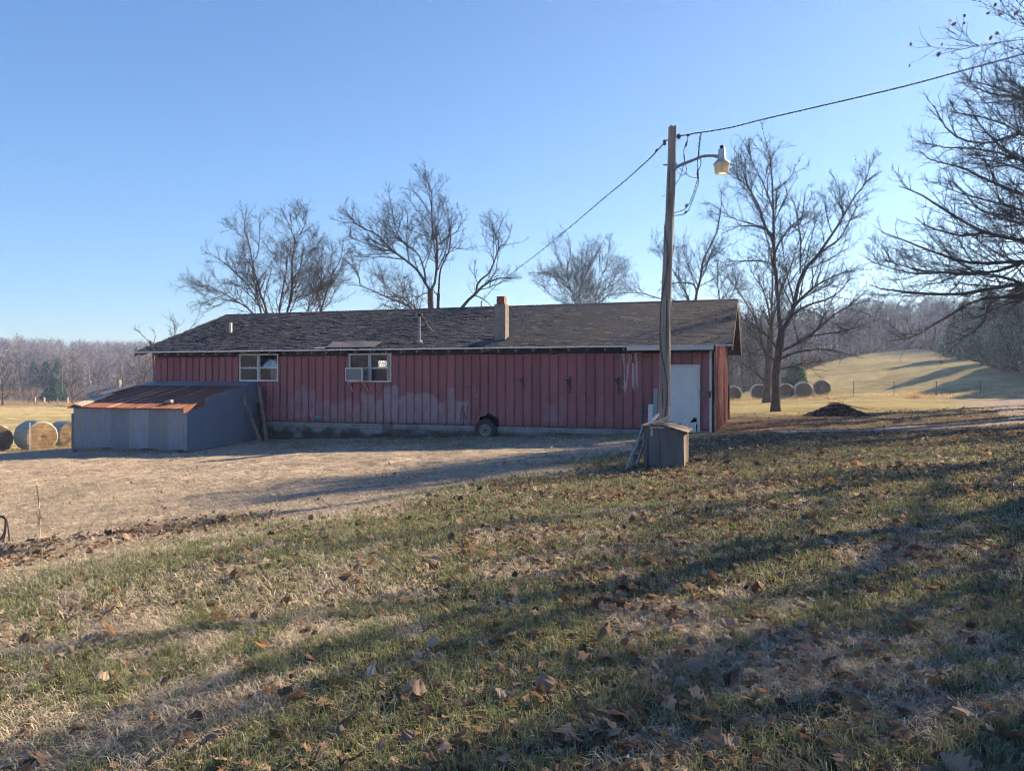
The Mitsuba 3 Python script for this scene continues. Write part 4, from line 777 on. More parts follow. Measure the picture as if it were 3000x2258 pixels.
H = tree('bare_tree', 'big dark bare tree standing in the yard right of the barn, nearest one', [(.25, [(2272, 1206), (2272, 1111), (2280, 1043), (2291, 965)]),
    (.19, [(2288, 985), (2280, 897), (2275, 824), (2267, 746), (2266, 641), (2262, 537), (2257, 474), (2241, 406)]), (.09, [(2275, 790), (2252, 770), (2194, 764), (2110, 772)]), (.10, [(2267, 720), (2246, 673), (2204, 662), (2131, 665)]), (.10, [(2266, 690), (2251, 680), (2225, 610), (2194, 552), (2157, 511), (2160, 448)]),
    (.08, [(2266, 620), (2236, 537), (2204, 474), (2184, 422)]), (.09, [(2270, 740), (2309, 673), (2351, 631), (2356, 568)]), (.06, [(2265, 560), (2300, 535), (2319, 516), (2330, 479)]), (.20, [(2291, 968), (2309, 944), (2325, 902), (2335, 850), (2356, 793), (2393, 751), (2434, 693), (2466, 641), (2502, 579), (2534, 537), (2549, 469)]),
    (.11, [(2393, 751), (2425, 725), (2455, 704), (2487, 652), (2510, 605)]), (.09, [(2344, 800), (2346, 720), (2335, 641), (2325, 590)]), (.13, [(2325, 902), (2361, 861), (2413, 824), (2476, 798), (2518, 788)]), (.12, [(2305, 940), (2361, 897), (2424, 876), (2466, 850), (2490, 800)]),
    (.13, [(2284, 1030), (2351, 997), (2413, 949), (2466, 908), (2518, 887), (2570, 880)]), (.12, [(2281, 1055), (2351, 1028), (2413, 1023), (2492, 1041)]), (.09, [(2279, 1085), (2361, 1064), (2413, 1058)]), (.11, [(2280, 1030), (2241, 976), (2194, 944), (2160, 930)]), (.09, [(2275, 1060), (2231, 1017), (2204, 970), (2170, 950)]), (.07, [(2534, 537), (2560, 515), (2585, 500)])],
    40, 'bare trees in the yard right of the barn', 21, dens=(2.7, 4.2, 4.6), mat='m_twig', lf=.6, lens=(.62, .46, .5))
tree('bare_tree', 'bare tree with low spreading limbs just behind the big yard tree', [(.33, [(2246, 1180), (2249, 1111), (2252, 1060), (2258, 960)]), (.18, [(2247, 1120), (2225, 1103), (2194, 1075), (2152, 1043), (2120, 1020)]), (.16, [(2250, 1075), (2235, 1010), (2220, 955), (2178, 876), (2142, 824), (2100, 767)]), (.15, [(2255, 1010), (2257, 955), (2236, 850), (2204, 800), (2190, 740)]), (.15, [(2257, 970), (2275, 900), (2300, 824), (2330, 745), (2351, 668)]), (.10, [(2225, 1103), (2205, 1060), (2190, 1010)]), (.16, [(2256, 980), (2262, 850), (2262, 780), (2250, 720)]), (.1, [(2235, 1010), (2190, 970), (2160, 930)]), (.1, [(2257, 960), (2310, 930), (2360, 920), (2400, 900)])],
    58, 'bare trees in the yard right of the barn', 22, dens=(2.2, 3.8, 4.4), mat='m_twig', lf=.6)
# the great oak at the right edge: its trunk stands outside the frame
tree('oak_tree', 'huge bare oak reaching in from the right edge over the yard', [(.45, [(3330, 1235), (3325, 1080), (3320, 900), (3330, 700), (3335, 500)]),
    (.20, [(3322, 950), (3150, 845), (3000, 832), (2800, 862), (2680, 858), (2600, 850), (2545, 835)]), (.17, [(3320, 900), (3150, 800), (3000, 768), (2860, 770), (2724, 735), (2640, 700), (2580, 680)]), (.17, [(3322, 860), (3150, 760), (3000, 708), (2886, 681), (2805, 638), (2735, 595), (2690, 568), (2632, 545)]),
    (.16, [(3325, 800), (3180, 640), (3000, 573), (2900, 530), (2800, 487), (2730, 470), (2690, 440)]), (.16, [(3330, 720), (3200, 520), (3000, 390), (2880, 420), (2820, 410), (2760, 360), (2735, 310)]), (.15, [(3332, 640), (3200, 420), (3000, 292), (2886, 270), (2840, 240), (2825, 220)]),
    (.13, [(3322, 940), (3150, 880), (3000, 862), (2900, 885), (2880, 945), (2830, 985), (2750, 1012)]), (.12, [(3322, 920), (3100, 870), (2900, 872), (2760, 935), (2680, 985), (2600, 1000)]), (.12, [(3325, 780), (3150, 690), (2990, 640), (2880, 620), (2800, 540), (2760, 520)]), (.14, [(3332, 560), (3200, 300), (3080, 150), (2990, 60)]), (.15, [(3335, 500), (3300, 250), (3250, 0), (3200, -150)]), (.15, [(3335, 520), (3450, 300), (3500, 0)]), (.15, [(3325, 800), (3500, 620), (3650, 480)]), (.15, [(3322, 950), (3480, 850), (3680, 800)]),
    (.10, [(3000, 768), (2880, 800), (2760, 800), (2650, 780), (2590, 760)]), (.09, [(2886, 681), (2820, 690), (2740, 670), (2680, 640)]), (.09, [(3200, 500), (3040, 420), (2900, 350), (2790, 330)]), (.10, [(3150, 690), (3000, 500), (2900, 470), (2840, 460)]), (.09, [(3000, 832), (2850, 800), (2700, 800), (2560, 770)]), (.10, [(3180, 640), (3020, 620), (2900, 590), (2800, 560), (2750, 540)]), (.09, [(3150, 760), (3000, 660), (2900, 625), (2820, 590)]), (.09, [(3180, 640), (3000, 480), (2900, 400), (2850, 330), (2830, 290)]), (.09, [(3200, 520), (3060, 330), (2960, 230), (2900, 180)]), (.09, [(3180, 560), (3020, 480), (2880, 440), (2760, 430), (2690, 420)]), (.09, [(3200, 420), (3060, 210), (2980, 140)]), (.09, [(3180, 400), (3020, 300), (2900, 250), (2830, 235)])],
    28, None, 23, dens=(3.5, 4.6, 4.4), mat='m_twig', rtip=.014, rmin=.0078, lens=(.50, .48, .5), spread=.3, lf=.62)

# ------------------------------------------------------------------ run-of-the-mill trees grown from a rule (used outside the frame and far off)
def auto_tree(key, label, x, y, h, seed, group=None, dens=(1.6, 2.6, 3), r=None, mat='m_twig', nl=11, low=.25, deep=True, c='tree', rmin=.009, lean_=0.0, spreadf=.45):
    rg_ = np.random.default_rng(seed); k0 = name(key); tag(k0, label, c, group); r = r or h * .018; z0 = gz(x, y)
    tr_ = np.array([[x + lean_ * h * s * s + rg_.normal() * .012 * h * s, y + rg_.normal() * .012 * h * s, z0 - .1 + h * .8 * s] for s in np.linspace(0, 1, 12)])
    LP, LR = [tr_], [r * (1 - .8 * np.linspace(0, 1, 12)) * (1 + .5 * np.exp(-np.linspace(0, 1, 12) * h / .6))]
    for k in range(nl):
        s = low + (.97 - low) * (k + rg_.random() * .6) / nl; a = k * 2.4 + rg_.normal() * .4; p = np.array([np.interp(s, np.linspace(0, 1, 12), tr_[:, m]) for m in range(3)])
        ln = h * spreadf * (1.05 - .55 * s) * rg_.uniform(.8, 1.2); el = rg_.uniform(.35, .75) + .4 * s; d = np.array([math.cos(a) * math.cos(el), math.sin(a) * math.cos(el), math.sin(el)]); q = [p]
        for m in range(11):
            d = d + rg_.normal(size=3) * .07 + [0, 0, .02]; d /= np.linalg.norm(d); q.append(q[-1] + d * ln / 11)
        LP.append(np.array(q)); LR.append(np.maximum(np.linspace(1, .08, 12) * r * (1 - .75 * s) * .75, .014))
    add(k0 + '__trunk', cat([tubes(p[None], r_[None], 8) for p, r_ in zip(LP, LR)]), 'm_bark', smooth=60)
    P1, R1 = twigs(np.array(LP[1:]), np.array(LR[1:]), dens[0], lambda L, t: .36 * np.minimum(L, 6) * (1.1 - .8 * t) + .2, 6, .2, .13, .5, 1.05, .12, rg_, rmin * 1.5)
    P2, R2 = twigs(P1, R1, dens[1], lambda L, t: .42 * L * (1.1 - .6 * t) + .12, 4, .2, .16, .5, 1.1, .15, rg_, rmin)
    ms = [tubes(P1, R1, 4), tubes(P2, R2, 3)]
    if deep: ms.append(tubes(*twigs(P2, R2, dens[2], lambda L, t: .5 * L + .08, 3, .2, .18, .5, 1.1, .2, rg_, rmin * .8), 3))
    add(k0 + '__crown', cat(ms), mat)
    return k0
# yard trees outside the frame on the sun's side, whose shadows cross the lawn
for k, (x, y, h, sp_, lab) in enumerate(((17.6, 16.6, 15, .40, 'bare yard tree outside the frame, nearest the big oak'), (21.5, 21.5, 16, .40, 'bare yard tree outside the frame, behind the nearest one'), (15.2, 11.2, 13, .38, 'bare yard tree outside the frame, close to the viewer'),
        (19.5, 14.2, 15, .45, 'bare yard tree outside the frame, second row'), (27, 21, 16, .45, 'bare yard tree outside the frame, third row'), (30, 30.5, 16, .42, 'bare yard tree outside the frame, farthest back'), (12.6, 7.2, 12, .36, 'bare yard tree outside the frame, beside the leafy oak'), (24, 17.5, 15, .45, 'bare yard tree outside the frame, behind the second row'), (26.8, 34.5, 23, .19, 'bare yard tree just outside the frame behind the huge oak'), (32.5, 42, 24, .19, 'bare yard tree outside the frame beyond the gravel drive'), (39, 49, 25, .2, 'tall bare yard tree outside the frame by the pasture fence'), (23.2, 31.0, 21, .2, 'tall bare yard tree outside the frame hidden behind the huge oak'))):
    auto_tree('yard_tree', lab, x, y, h, 31 + k, 'yard trees outside the frame on the right', deep=False, dens=(2.5, 3.2, 3) if h < 20 else (3.2, 3.4, 3), spreadf=sp_, r=h * (.022 if h > 20 else .018), nl=26 if h > 20 else 16, rmin=.016 if h > 20 else .011, low=.5 if h > 20 else .25)
# a nearer oak outside the frame whose leafy branch hangs into the top right corner
k0 = name('leafy_oak'); tag(k0, 'oak branch with dry brown leaves hanging in at the top right corner', 'tree')
lt = spline([(10.5, 8.4, gz(10.5, 8.4) - .1), (10.4, 8.5, 3), (10.6, 8.6, 6), (10.5, 8.8, 10), (10.7, 8.8, 13)], 16)
lim = [lt] + [spline(p, 12) for p in ([lt[8], (8.6, 8.9, 6.0), W(3010, 100, 9.0), W(2960, 122, 9.0), W(2890, 118, 9.05), W(2845, 144, 9.1), W(2790, 143, 9.15), W(2738, 166, 9.2)], [lt[8], (8.4, 8.6, 6.3), W(2990, 60, 8.8), W(2930, 20, 8.9), W(2900, -60, 8.9)], [lt[9], (12, 7, 7.5), (14, 5.5, 9)], [lt[10], (11.5, 10.5, 9.5), (12.5, 12.5, 11.5)], [lt[11], (9.2, 8, 10.5), (8, 7.5, 12)], [lt[12], (11.5, 8, 12), (12, 7.5, 14)])]
for q_ in lim[1:3]: q_[2:] += np.random.default_rng(31).normal(size=q_[2:].shape) * .035
lr = [np.linspace(.27, .1, 16)] + [np.interp(np.linspace(0, 1, 12), [0, .3, 1], [.05, .011, .003])] * 2 + [np.linspace(.11, .01, 12)] * 4
add(k0 + '__trunk', cat([tubes(p[None], r[None], 8) for p, r in zip(lim, lr)]), 'm_bark', smooth=60)
rg2 = np.random.default_rng(5)
P1, R1 = twigs(np.array(lim[1:]), np.array(lr[1:]), 4.6, lambda L, t: .26 * np.minimum(L, 3) * (1.1 - .7 * t) + .16, 6, .12, .14, .4, .9, .25, rg2, .0035, .5, .008)
P2, R2 = twigs(P1, R1, 9, lambda L, t: .4 * L + .06, 4, .1, .16, .4, 1.0, .2, rg2, .0028)
add(k0 + '__crown', cat([tubes(P1, R1, 4), tubes(P2, R2, 3)]), 'm_twig')
def leaf_mesh(kind, rg_, size, curl, detail=7):
    """a curled dead leaf in its own frame: lobed outline either side of a midrib."""
    y = np.linspace(0, 1, detail); env = np.sin(np.pi * np.clip(y * .93 + .05, 0, 1)) ** (.75) * (.42 if kind % 2 else .34)
    lob = 1 + (.42 if kind % 2 else .16) * np.cos(y * (detail - 1) / 3.2 * 2 * np.pi + kind) * (y > .08) * (y < .96)
    wl_, wr_ = env * lob * rg_.uniform(.85, 1.15, detail), env * lob * rg_.uniform(.85, 1.15, detail)
    def pt(x, yy): return np.stack([x, yy - .5, curl * (1.6 * x * x + .5 * np.sin(3 * x + 2)) + curl * .9 * (yy - .5) ** 2 * rg_.choice([-1, 1.4]) + .035 * rg_.normal(size=len(yy))], -1)
    Vv = np.concatenate([pt(-wl_, y + .03 * lob), pt(y * 0, y), pt(wr_, y + .03 * lob)]) * size
    k = np.arange(detail - 1); d = detail
    return Vv, np.concatenate([np.stack([k, k + d, k + d + 1], 1), np.stack([k, k + d + 1, k + 1], 1), np.stack([k + d, k + 2 * d, k + 2 * d + 1], 1), np.stack([k + d, k + 2 * d + 1, k + d + 1], 1)])
def rotm(rg_, tilt, n):
    """n random rotations: about z, tipped by about tilt."""
    a, b, c = rg_.uniform(0, 2 * np.pi, n), rg_.normal(size=n) * tilt, rg_.normal(size=n) * tilt
    ca, sa, cb, sb, cc, sc_ = np.cos(a), np.sin(a), np.cos(b), np.sin(b), np.cos(c), np.sin(c); o, z = np.ones(n), np.zeros(n)
    Rz = np.stack([ca, -sa, z, sa, ca, z, z, z, o], -1).reshape(n, 3, 3); Rx = np.stack([o, z, z, z, cb, -sb, z, sb, cb], -1).reshape(n, 3, 3); Ry = np.stack([cc, z, sc_, z, o, z, -sc_, z, cc], -1).reshape(n, 3, 3)
    return Rz @ Rx @ Ry
def scatter(variants, pos, Rm, sc_, cols, rg_):
    """many copies of a few small meshes as one mesh with a colour each."""
    vs, fs, cs, at = [], [], [], 0; pick = rg_.integers(0, len(variants), len(pos))
    for q, (v, f) in enumerate(variants):
        m = pick == q; n = m.sum()
        if not n: continue
        vv = np.einsum('kij,nj->kni', Rm[m], v) * sc_[m][:, None, None] + pos[m][:, None]
        vs.append(vv.reshape(-1, 3)); fs.append((f[None] + (np.arange(n) * len(v))[:, None, None]).reshape(-1, 3) + at); cs.append(np.repeat(cols[m], len(v), 0)); at += n * len(v)
    return np.vstack(vs), np.vstack(fs), np.vstack(cs)
e2 = P2[:, -1]; e2 = e2[(e2[:, 2] < 8)]; pick = rg2.random(len(e2)) < .5; e2 = e2[pick]
rgl = np.random.default_rng(8)
LV = [leaf_mesh(k, rgl, 1.0, c, 10) for k, c in ((1, .35), (0, .6), (1, .9), (0, .25), (1, .6), (2, 1.0), (3, .2), (1, 1.1))]
LV7 = [leaf_mesh(k, rgl, 1.0, c, 7) for k, c in ((1, .35), (0, .6), (1, .8), (0, .25), (2, 1.0))]
LV4 = [leaf_mesh(k, rgl, 1.0, c, 4) for k, c in ((1, .6), (0, .9), (1, .3))]
v, f, c_ = scatter(LV, e2 + rg2.normal(size=e2.shape) * .02, rotm(rg2, .9, len(e2)), rg2.uniform(.03, .06, len(e2)), np.repeat([[.06, .042, .034]], len(e2), 0) * rg2.uniform(.6, 1.3, (len(e2), 1)), rg2)
add(k0 + '__leaves', (v, f), 'm_leafy', kind='stuff', color=c_, label='dry brown leaves on the branch')

# ------------------------------------------------------------------ cedars
def cedar(key, label, x, y, h, wid, seed, n=2600, cl=.5, group=None, col=(.034, .105, .058), squat=1.0):
    rg_ = np.random.default_rng(seed); k0 = name(key); tag(k0, label, 'cedar tree', group); z = gz(x, y)
    add(k0 + '__trunk', tube([(x, y, z - .1), (x + .05, y, z + h * .5), (x, y, z + h * .93)], [wid * .07, .03], 7, 8), 'm_bark')
    t = rg_.random(n) ** 1.25; a = rg_.uniform(0, 2 * np.pi, n)
    lump = .72 + .5 * meshkit.noise(np.stack([np.cos(a) * 1.7 + seed, np.sin(a) * 1.7, t * 5], 1))
    R = wid * .5 * (1 - t) ** .62 * np.clip(t * 7 + .45, 0, 1) * lump; rr = R * np.sqrt(rg_.uniform(.18, 1, n))
    c = np.stack([x + rr * np.cos(a), y + rr * np.sin(a), z + .25 + t * (h - .25)], 1)
    m = 5; N = n * m; ce = np.repeat(c, m, 0); d = np.stack([np.repeat(np.cos(a), m), np.repeat(np.sin(a), m), np.full(N, .55)], 1) + rg_.normal(size=(N, 3)) * .55
    d /= np.linalg.norm(d, axis=1, keepdims=True); s = cl * rg_.uniform(.5, 1.2, N) * (.55 + .45 * (1 - np.repeat(t, m))); q = np.cross(d, rg_.normal(size=(N, 3))); q /= np.linalg.norm(q, axis=1, keepdims=True)
    b = ce + rg_.normal(size=(N, 3)) * cl * .22
    Vv = np.stack([b - q * (s * .17)[:, None], b + d * s[:, None] * .55 + q * (s * .16)[:, None], b + d * s[:, None], b + q * (s * .02)[:, None] - d * s[:, None] * .1], 1).reshape(-1, 3)
    k = np.arange(N)[:, None] * 4; ff = np.concatenate([k + [[0, 1, 2]], k + [[0, 3, 1]]])
    tone = np.repeat(.65 + .8 * meshkit.noise(c * .9) , m) * rg_.uniform(.8, 1.25, N); yel = (rg_.random(N) < .12)[:, None] * np.array([.05, .035, .0])
    cc = np.repeat(np.clip(np.array(col) * tone[:, None] + yel * .6, 0, 1), 4, 0)
    add(k0 + '__foliage', (Vv, ff), 'm_leafy', color=cc)
    return k0
def at(px, Y): return (px - CX) / F * Y, Y
cedar('cedar_tree', 'tall cedar at the right edge of the frame below the oak limbs', *at(2985, 78), 8.6, 7.5, 41, 6200, .42)
cedar('cedar_tree', 'broad cedar standing left of the tall one at the right edge', *at(2905, 90), 8.2, 6.5, 42, 5200, .42)
cedar('cedar_tree', 'hazy cedar farthest back in the row at the top of the pasture', *at(2830, 112), 8.4, 7, 43, 3000, .7)
cedar('cedar_tree', 'cedar outside the frame right of the tall one', *at(3110, 72), 8.5, 7, 44, 3000, .65)
cedar('cedar_tree', 'cedar farther outside the frame on the right', *at(3260, 70), 9, 7, 47, 2600, .65)
cedar('cedar_tree', 'small round cedar behind the hay bales right of the barn', *at(2330, 82), 3.4, 3.1, 45, 1700, .38)
cedar('cedar_tree', 'dark broad cedar by the far fence line left of the shed', *at(160, 168), 5.4, 5.2, 46, 2200, .6)
cedar('cedar_tree', 'taller cedar behind the dark broad one in the left woods', *at(170, 184), 9.6, 4.0, 48, 1100, .65)
cedar('cedar_tree', 'leftmost cedar crown showing in the left woods', *at(98, 186), 8.6, 5, 49, 1000, .65)
cedar('cedar_tree', 'middle cedar crown showing in the left woods', *at(134, 188), 8.8, 4.2, 50, 900, .65)

# single bare trees on the left
auto_tree('field_tree', 'pale rounded bare tree right of the dark cedar in the left field', *at(212, 160), 10.5, 61, nl=12, low=.12, mat='m_twig_pale', r=.2, rmin=.028, deep=False, c='tree', dens=(1.5, 2, 2))
auto_tree('field_tree', 'slim dark leaning bare tree right of the pale one in the left field', *at(286, 120), 8.6, 62, nl=7, low=.35, mat='m_twig', r=.14, rmin=.02, deep=False, lean_=.03, spreadf=.25, dens=(1.5, 2, 2))
auto_tree('field_tree', 'bare tree with whitish trunk beside the left end of the barn', *at(425, 95), 9.5, 63, nl=9, low=.3, mat='m_twig_pale', r=.17, rmin=.018, deep=False, dens=(1.6, 2, 2))
auto_tree('field_tree', 'spreading bare tree behind the shed roof left of the whitish trunk', *at(360, 110), 6.6, 64, nl=11, low=.2, mat='m_twig_pale', r=.16, rmin=.02, deep=False, spreadf=.55, dens=(1.5, 2, 2))
auto_tree('field_tree', 'low bare tree over the shed roof just left of the barn corner', *at(447, 130), 8, 65, nl=10, low=.2, mat='m_twig_pale', r=.17, rmin=.022, deep=False, spreadf=.5, dens=(1.5, 2, 2))
tree('field_tree', 'bare branch tree poking up over the left slope of the barn roof', [(.12, [(455, 1200), (450, 1050), (440, 1000)]), (.07, [(440, 1000), (425, 990), (405, 970), (395, 962)]), (.06, [(445, 1010), (455, 985), (448, 965)]), (.06, [(452, 1040), (510, 980), (520, 955), (518, 942)]), (.05, [(452, 1060), (560, 960), (580, 930), (582, 920)])], 60, None, 66, mat='m_twig_pale', rmin=.011, dens=(2, 3, 3))
auto_tree('field_tree', 'bare tree at the left frame edge in front of the wooded hill', *at(8, 150), 9.5, 67, nl=12, low=.15, mat='m_twig', r=.2, rmin=.028, deep=False, dens=(1.5, 2, 2))

# ------------------------------------------------------------------ woods (each far-off mass is one object)
def wood_variants(seed, h=1.0, nb=13, nt=5, sides=4):
    rg_ = np.random.default_rng(seed); out = []
    for q in range(7):
        lean_ = rg_.normal(size=2) * .05; tr_ = np.array([[lean_[0] * s * s, lean_[1] * s * s, s * .93] for s in np.linspace(0, 1, 5)]) + np.r_[np.zeros((1, 3)), rg_.normal(size=(4, 3)) * .012]
        ms = [tubes(tr_[None], np.array([[.017, .014, .011, .007, .003]]), sides)]; P = []
        for k in range(nb):
            s = .22 + .75 * (k + rg_.random()) / nb; a = k * 2.4 + rg_.normal() * .5; p = np.array([np.interp(s, np.linspace(0, 1, 5), tr_[:, m]) for m in range(3)]); el = .55 + .4 * s + rg_.normal() * .12; ln = (.36 - .22 * s) * rg_.uniform(.7, 1.25)
            d = np.array([math.cos(a) * math.cos(el), math.sin(a) * math.cos(el), math.sin(el)]); P.append([p, p + d * ln * .5 + rg_.normal(size=3) * .012, p + d * ln + rg_.normal(size=3) * .02 + [0, 0, .02]])
        P = np.array(P); ms.append(tubes(P, np.tile([[.0065, .004, .0018]], (nb, 1)), 3))
        b = []
        for p in P:
            for k in range(nt):
                t = rg_.uniform(.2, 1); o = p[1] * (1 - t) + p[2] * t if rg_.random() < .6 else p[0] * (1 - t) + p[1] * t; d = (p[2] - p[0]); d = d / np.linalg.norm(d) + rg_.normal(size=3) * .55 + [0, 0, .25]; d /= np.linalg.norm(d); ln = rg_.uniform(.06, .13); w = np.cross(d, rg_.normal(size=3)); w /= np.linalg.norm(w)
                b.append([o - w * .0035, o + w * .0035, o + d * ln])
        b = np.array(b).reshape(-1, 3); ms.append((b, np.arange(len(b)).reshape(-1, 3)))
        m = cat(ms); out.append((np.array(m.vertices), np.array(m.faces)))
    return out
WV = wood_variants(3)
def wood(key, label, pts, hts, seed, base_cols, fat=1.5):
    rg_ = np.random.default_rng(seed); n = len(pts); pos = np.column_stack([pts, terrain(pts[:, 0], pts[:, 1]) - .2])
    Rm = rotm(rg_, .03, n) * np.array([fat, fat, 1.0])[None, :, None] if False else rotm(rg_, .03, n)
    bc = np.array(base_cols); k = rg_.integers(0, len(bc), n); tone = (.7 + .6 * meshkit.noise(np.column_stack([pts / 22.0, np.zeros(n)]))) * rg_.uniform(.7, 1.3, n)
    vs = [(v * [fat, fat, 1], f) for v, f in WV]
    v, f, c = scatter(vs, pos, Rm, hts, bc[k] * tone[:, None], rg_)
    add(key, (v, f), 'm_vc', label, 'woods', kind='stuff', color=np.clip(c, 0, 1))
rw = np.random.default_rng(21)
def rand_polar(n, px0, px1, y0, y1, rg_, pw=1.0):
    px = rg_.uniform(px0, px1, n); Y = y0 + (y1 - y0) * rg_.random(n) ** pw; return np.column_stack([(px - CX) / F * Y, Y])
p = rand_polar(1650, -260, 760, 176, 440, rw, 1.0)
wood('hillside_wood', 'grey leafless woods covering the hill on the left', p, rw.uniform(6.5, 10.5, len(p)), 22, [(.15, .142, .165), (.20, .185, .205), (.11, .105, .125), (.185, .165, .17)], 1.7)
p = rand_polar(260, 760, 2050, 190, 400, rw)
wood('valley_wood', 'far leafless woods hidden mostly behind the barn', p, rw.uniform(7, 11, len(p)), 23, [(.20, .165, .155), (.27, .225, .205)], 1.7)
def fld_edge(px): return np.interp(px, [2050, 2130, 2250, 2311, 2434, 2527, 2670, 2790, 2900, 3300], [88, 90, 96, 112, 132, 142, 152, 140, 128, 120])
px = rw.uniform(2050, 3350, 950); Y = fld_edge(px) + 110 * rw.random(950) ** 1.4
p = np.column_stack([(px - CX) / F * Y, Y])
wood('upland_wood', 'hazy leafless woods above the pasture on the right', p, rw.uniform(6.5, 11, len(p)), 24, [(.125, .115, .115), (.18, .16, .16), (.09, .08, .082)], 1.25)
# brush and saplings at the wood's foot
def brush(key, label, pts, seed, h0, h1, col):
    rg_ = np.random.default_rng(seed); n = len(pts); m = 14; b = np.repeat(np.column_stack([pts, terrain(pts[:, 0], pts[:, 1])]), m, 0) + rg_.normal(size=(n * m, 3)) * [.5, .5, .05]
    d = rg_.normal(size=(n * m, 3)) * [.35, .35, .15] + [0, 0, 1]; s = rg_.uniform(h0, h1, n * m)[:, None]; w = np.cross(d, rg_.normal(size=(n * m, 3))); w /= np.linalg.norm(w, axis=1, keepdims=True)
    Vv = np.stack([b - w * .03 * s ** .5, b + w * .03 * s ** .5, b + d * s], 1).reshape(-1, 3); cc = np.repeat(np.array(col) * rg_.uniform(.6, 1.4, (n * m, 1)), 3, 0)
    add(key, (Vv, np.arange(len(Vv)).reshape(-1, 3)), 'm_vc', label, 'brush', kind='stuff', color=cc)
pb = np.vstack([rand_polar(900, -260, 480, 168, 190, rw)])
brush('field_brush', 'brown brush along the far fence line on the left', pb, 31, 1.0, 3.4, (.22, .17, .14))
px = rw.uniform(2080, 3200, 1000); Y = fld_edge(px) - 2 + 9 * rw.random(1000)
brush('pasture_brush', 'dark brush where the right woods meet the pasture', np.column_stack([(px - CX) / F * Y, Y]), 32, .7, 2.6, (.13, .105, .09))

# ------------------------------------------------------------------ far left: house, poles, pale tree, mast, fence
hk = name('farmhouse'); tag(hk, 'small far grey-roofed house just above the shed roof', 'house')
hx, hy = at(338, 150); hz = gz(hx, hy); s_ = EYE - (1150 - HY) * 150 / F
hz = min(hz, s_ - 1.0)
add(hk + '__wall', bx(hx - 4.5, hx + 4.0, hy - 2.5, hy + 3, hz - .3, hz + 2.2), 'm_oldwood')
rfm = trimesh.convex.convex_hull(np.array([[hx - 5, hy - 3.1, hz + 2.25], [hx + 4.4, hy - 3.1, hz + 2.25], [hx - 5, hy + 3.6, hz + 2.25], [hx + 4.4, hy + 3.6, hz + 2.25], [hx - 5, hy + .2, hz + 4.0], [hx + 4.4, hy + .2, hz + 4.0]]))
add(hk + '__roof', rfm, 'm_patch'); add(hk + '__chimney', bx(hx + .4, hx + 1.1, hy - .6, hy + .2, hz + 2.3, hz + 5.0), 'm_concrete')
for k in range(3): add(hk + '__window', bx(hx - 3.6 + k * 2.6, hx - 2.6 + k * 2.6, hy - 2.53, hy - 2.45, hz + .7, hz + 1.8), 'm_dark')
def far_pole(px, Y, py_top, lab, arm):
    k = name('power_pole'); tag(k, lab, 'pole', 'far power poles'); x, y = at(px, Y); zt = EYE - (py_top - HY) * Y / F
    add(k + '__shaft', tube([(x, y, gz(x, y)), (x, y, zt)], [.16, .11], 7), 'm_oldwood'); add(k + '__crossarm', bx(x - arm, x + arm, y - .16, y - .06, zt - .6, zt - .45), 'm_oldwood'); return np.array([x, y, zt - .4])
pa = far_pole(355, 170, 1052, 'far power pole with a crossarm over the shed roof', 1.1); pb_ = far_pole(182, 168, 1105, 'far power pole half hidden by the dark cedar', 1.0); pc_ = far_pole(55, 172, 1120, 'far power pole near the left frame edge', 1.0)
for a, b, lab in ((pa, pb_, 'far power line sagging between the crossarm pole and the cedar'), (pb_, pc_, 'far power line left of the dark cedar')):
    wire('power_line', [a, (a + b) / 2 - [0, 0, 1.0], b], .03, lab, 14, 4)
mx, my = at(50, 425); zt = EYE - (975 - HY) * 425 / F
add('radio_mast', cat([tube([(mx, my, gz(mx, my)), (mx, my, zt)], [.35, .22], 5)] + [bx(mx - 1.4 + .2 * k, mx + 1.4 - .2 * k, my - .1, my + .1, zt - 2.4 - 1.6 * k, zt - 2.15 - 1.6 * k) for k in range(4)]), 'm_alu_dark', 'thin mast on the skyline of the left hill', 'mast')
scene['m_birch'] = diffuse((.72, .70, .68))
k0 = name('white_tree'); tag(k0, 'small bright white-limbed tree high on the left hill', 'tree'); x, y = at(90, 330); z = gz(x, y)
zt = EYE - (1025 - HY) * 330 / F
P = np.array([[(x, y, zt - 7 + .35 * k), (x + rw.normal() * .9, y, zt - 6.4 + .35 * k + rw.random()), (x + rw.normal() * 1.3, y, zt - 4.8 + .3 * k + rw.random())] for k in range(14)])
add(k0 + '__trunk', tube([(x, y, z), (x + .2, y, zt - 4), (x, y, zt)], [.3, .12], 6), 'm_birch'); add(k0 + '__crown', tubes(P, np.tile([[.18, .14, .06]], (14, 1)), 4), 'm_birch')
for k, px in enumerate((103, 130, 168, 198)):
    x, y = at(px, 160); z = gz(x, y)
    add('fence_post', bx(x - .11, x + .11, y - .11, y + .11, z - .2, z + 1.35), 'm_plank' if k != 2 else 'm_oldwood', ('leftmost pale post of the far field fence', 'second pale post of the far field fence', 'dark post of the far field fence near the cedar', 'rightmost pale post of the far field fence')[k], 'fence post', 'far field fence posts')

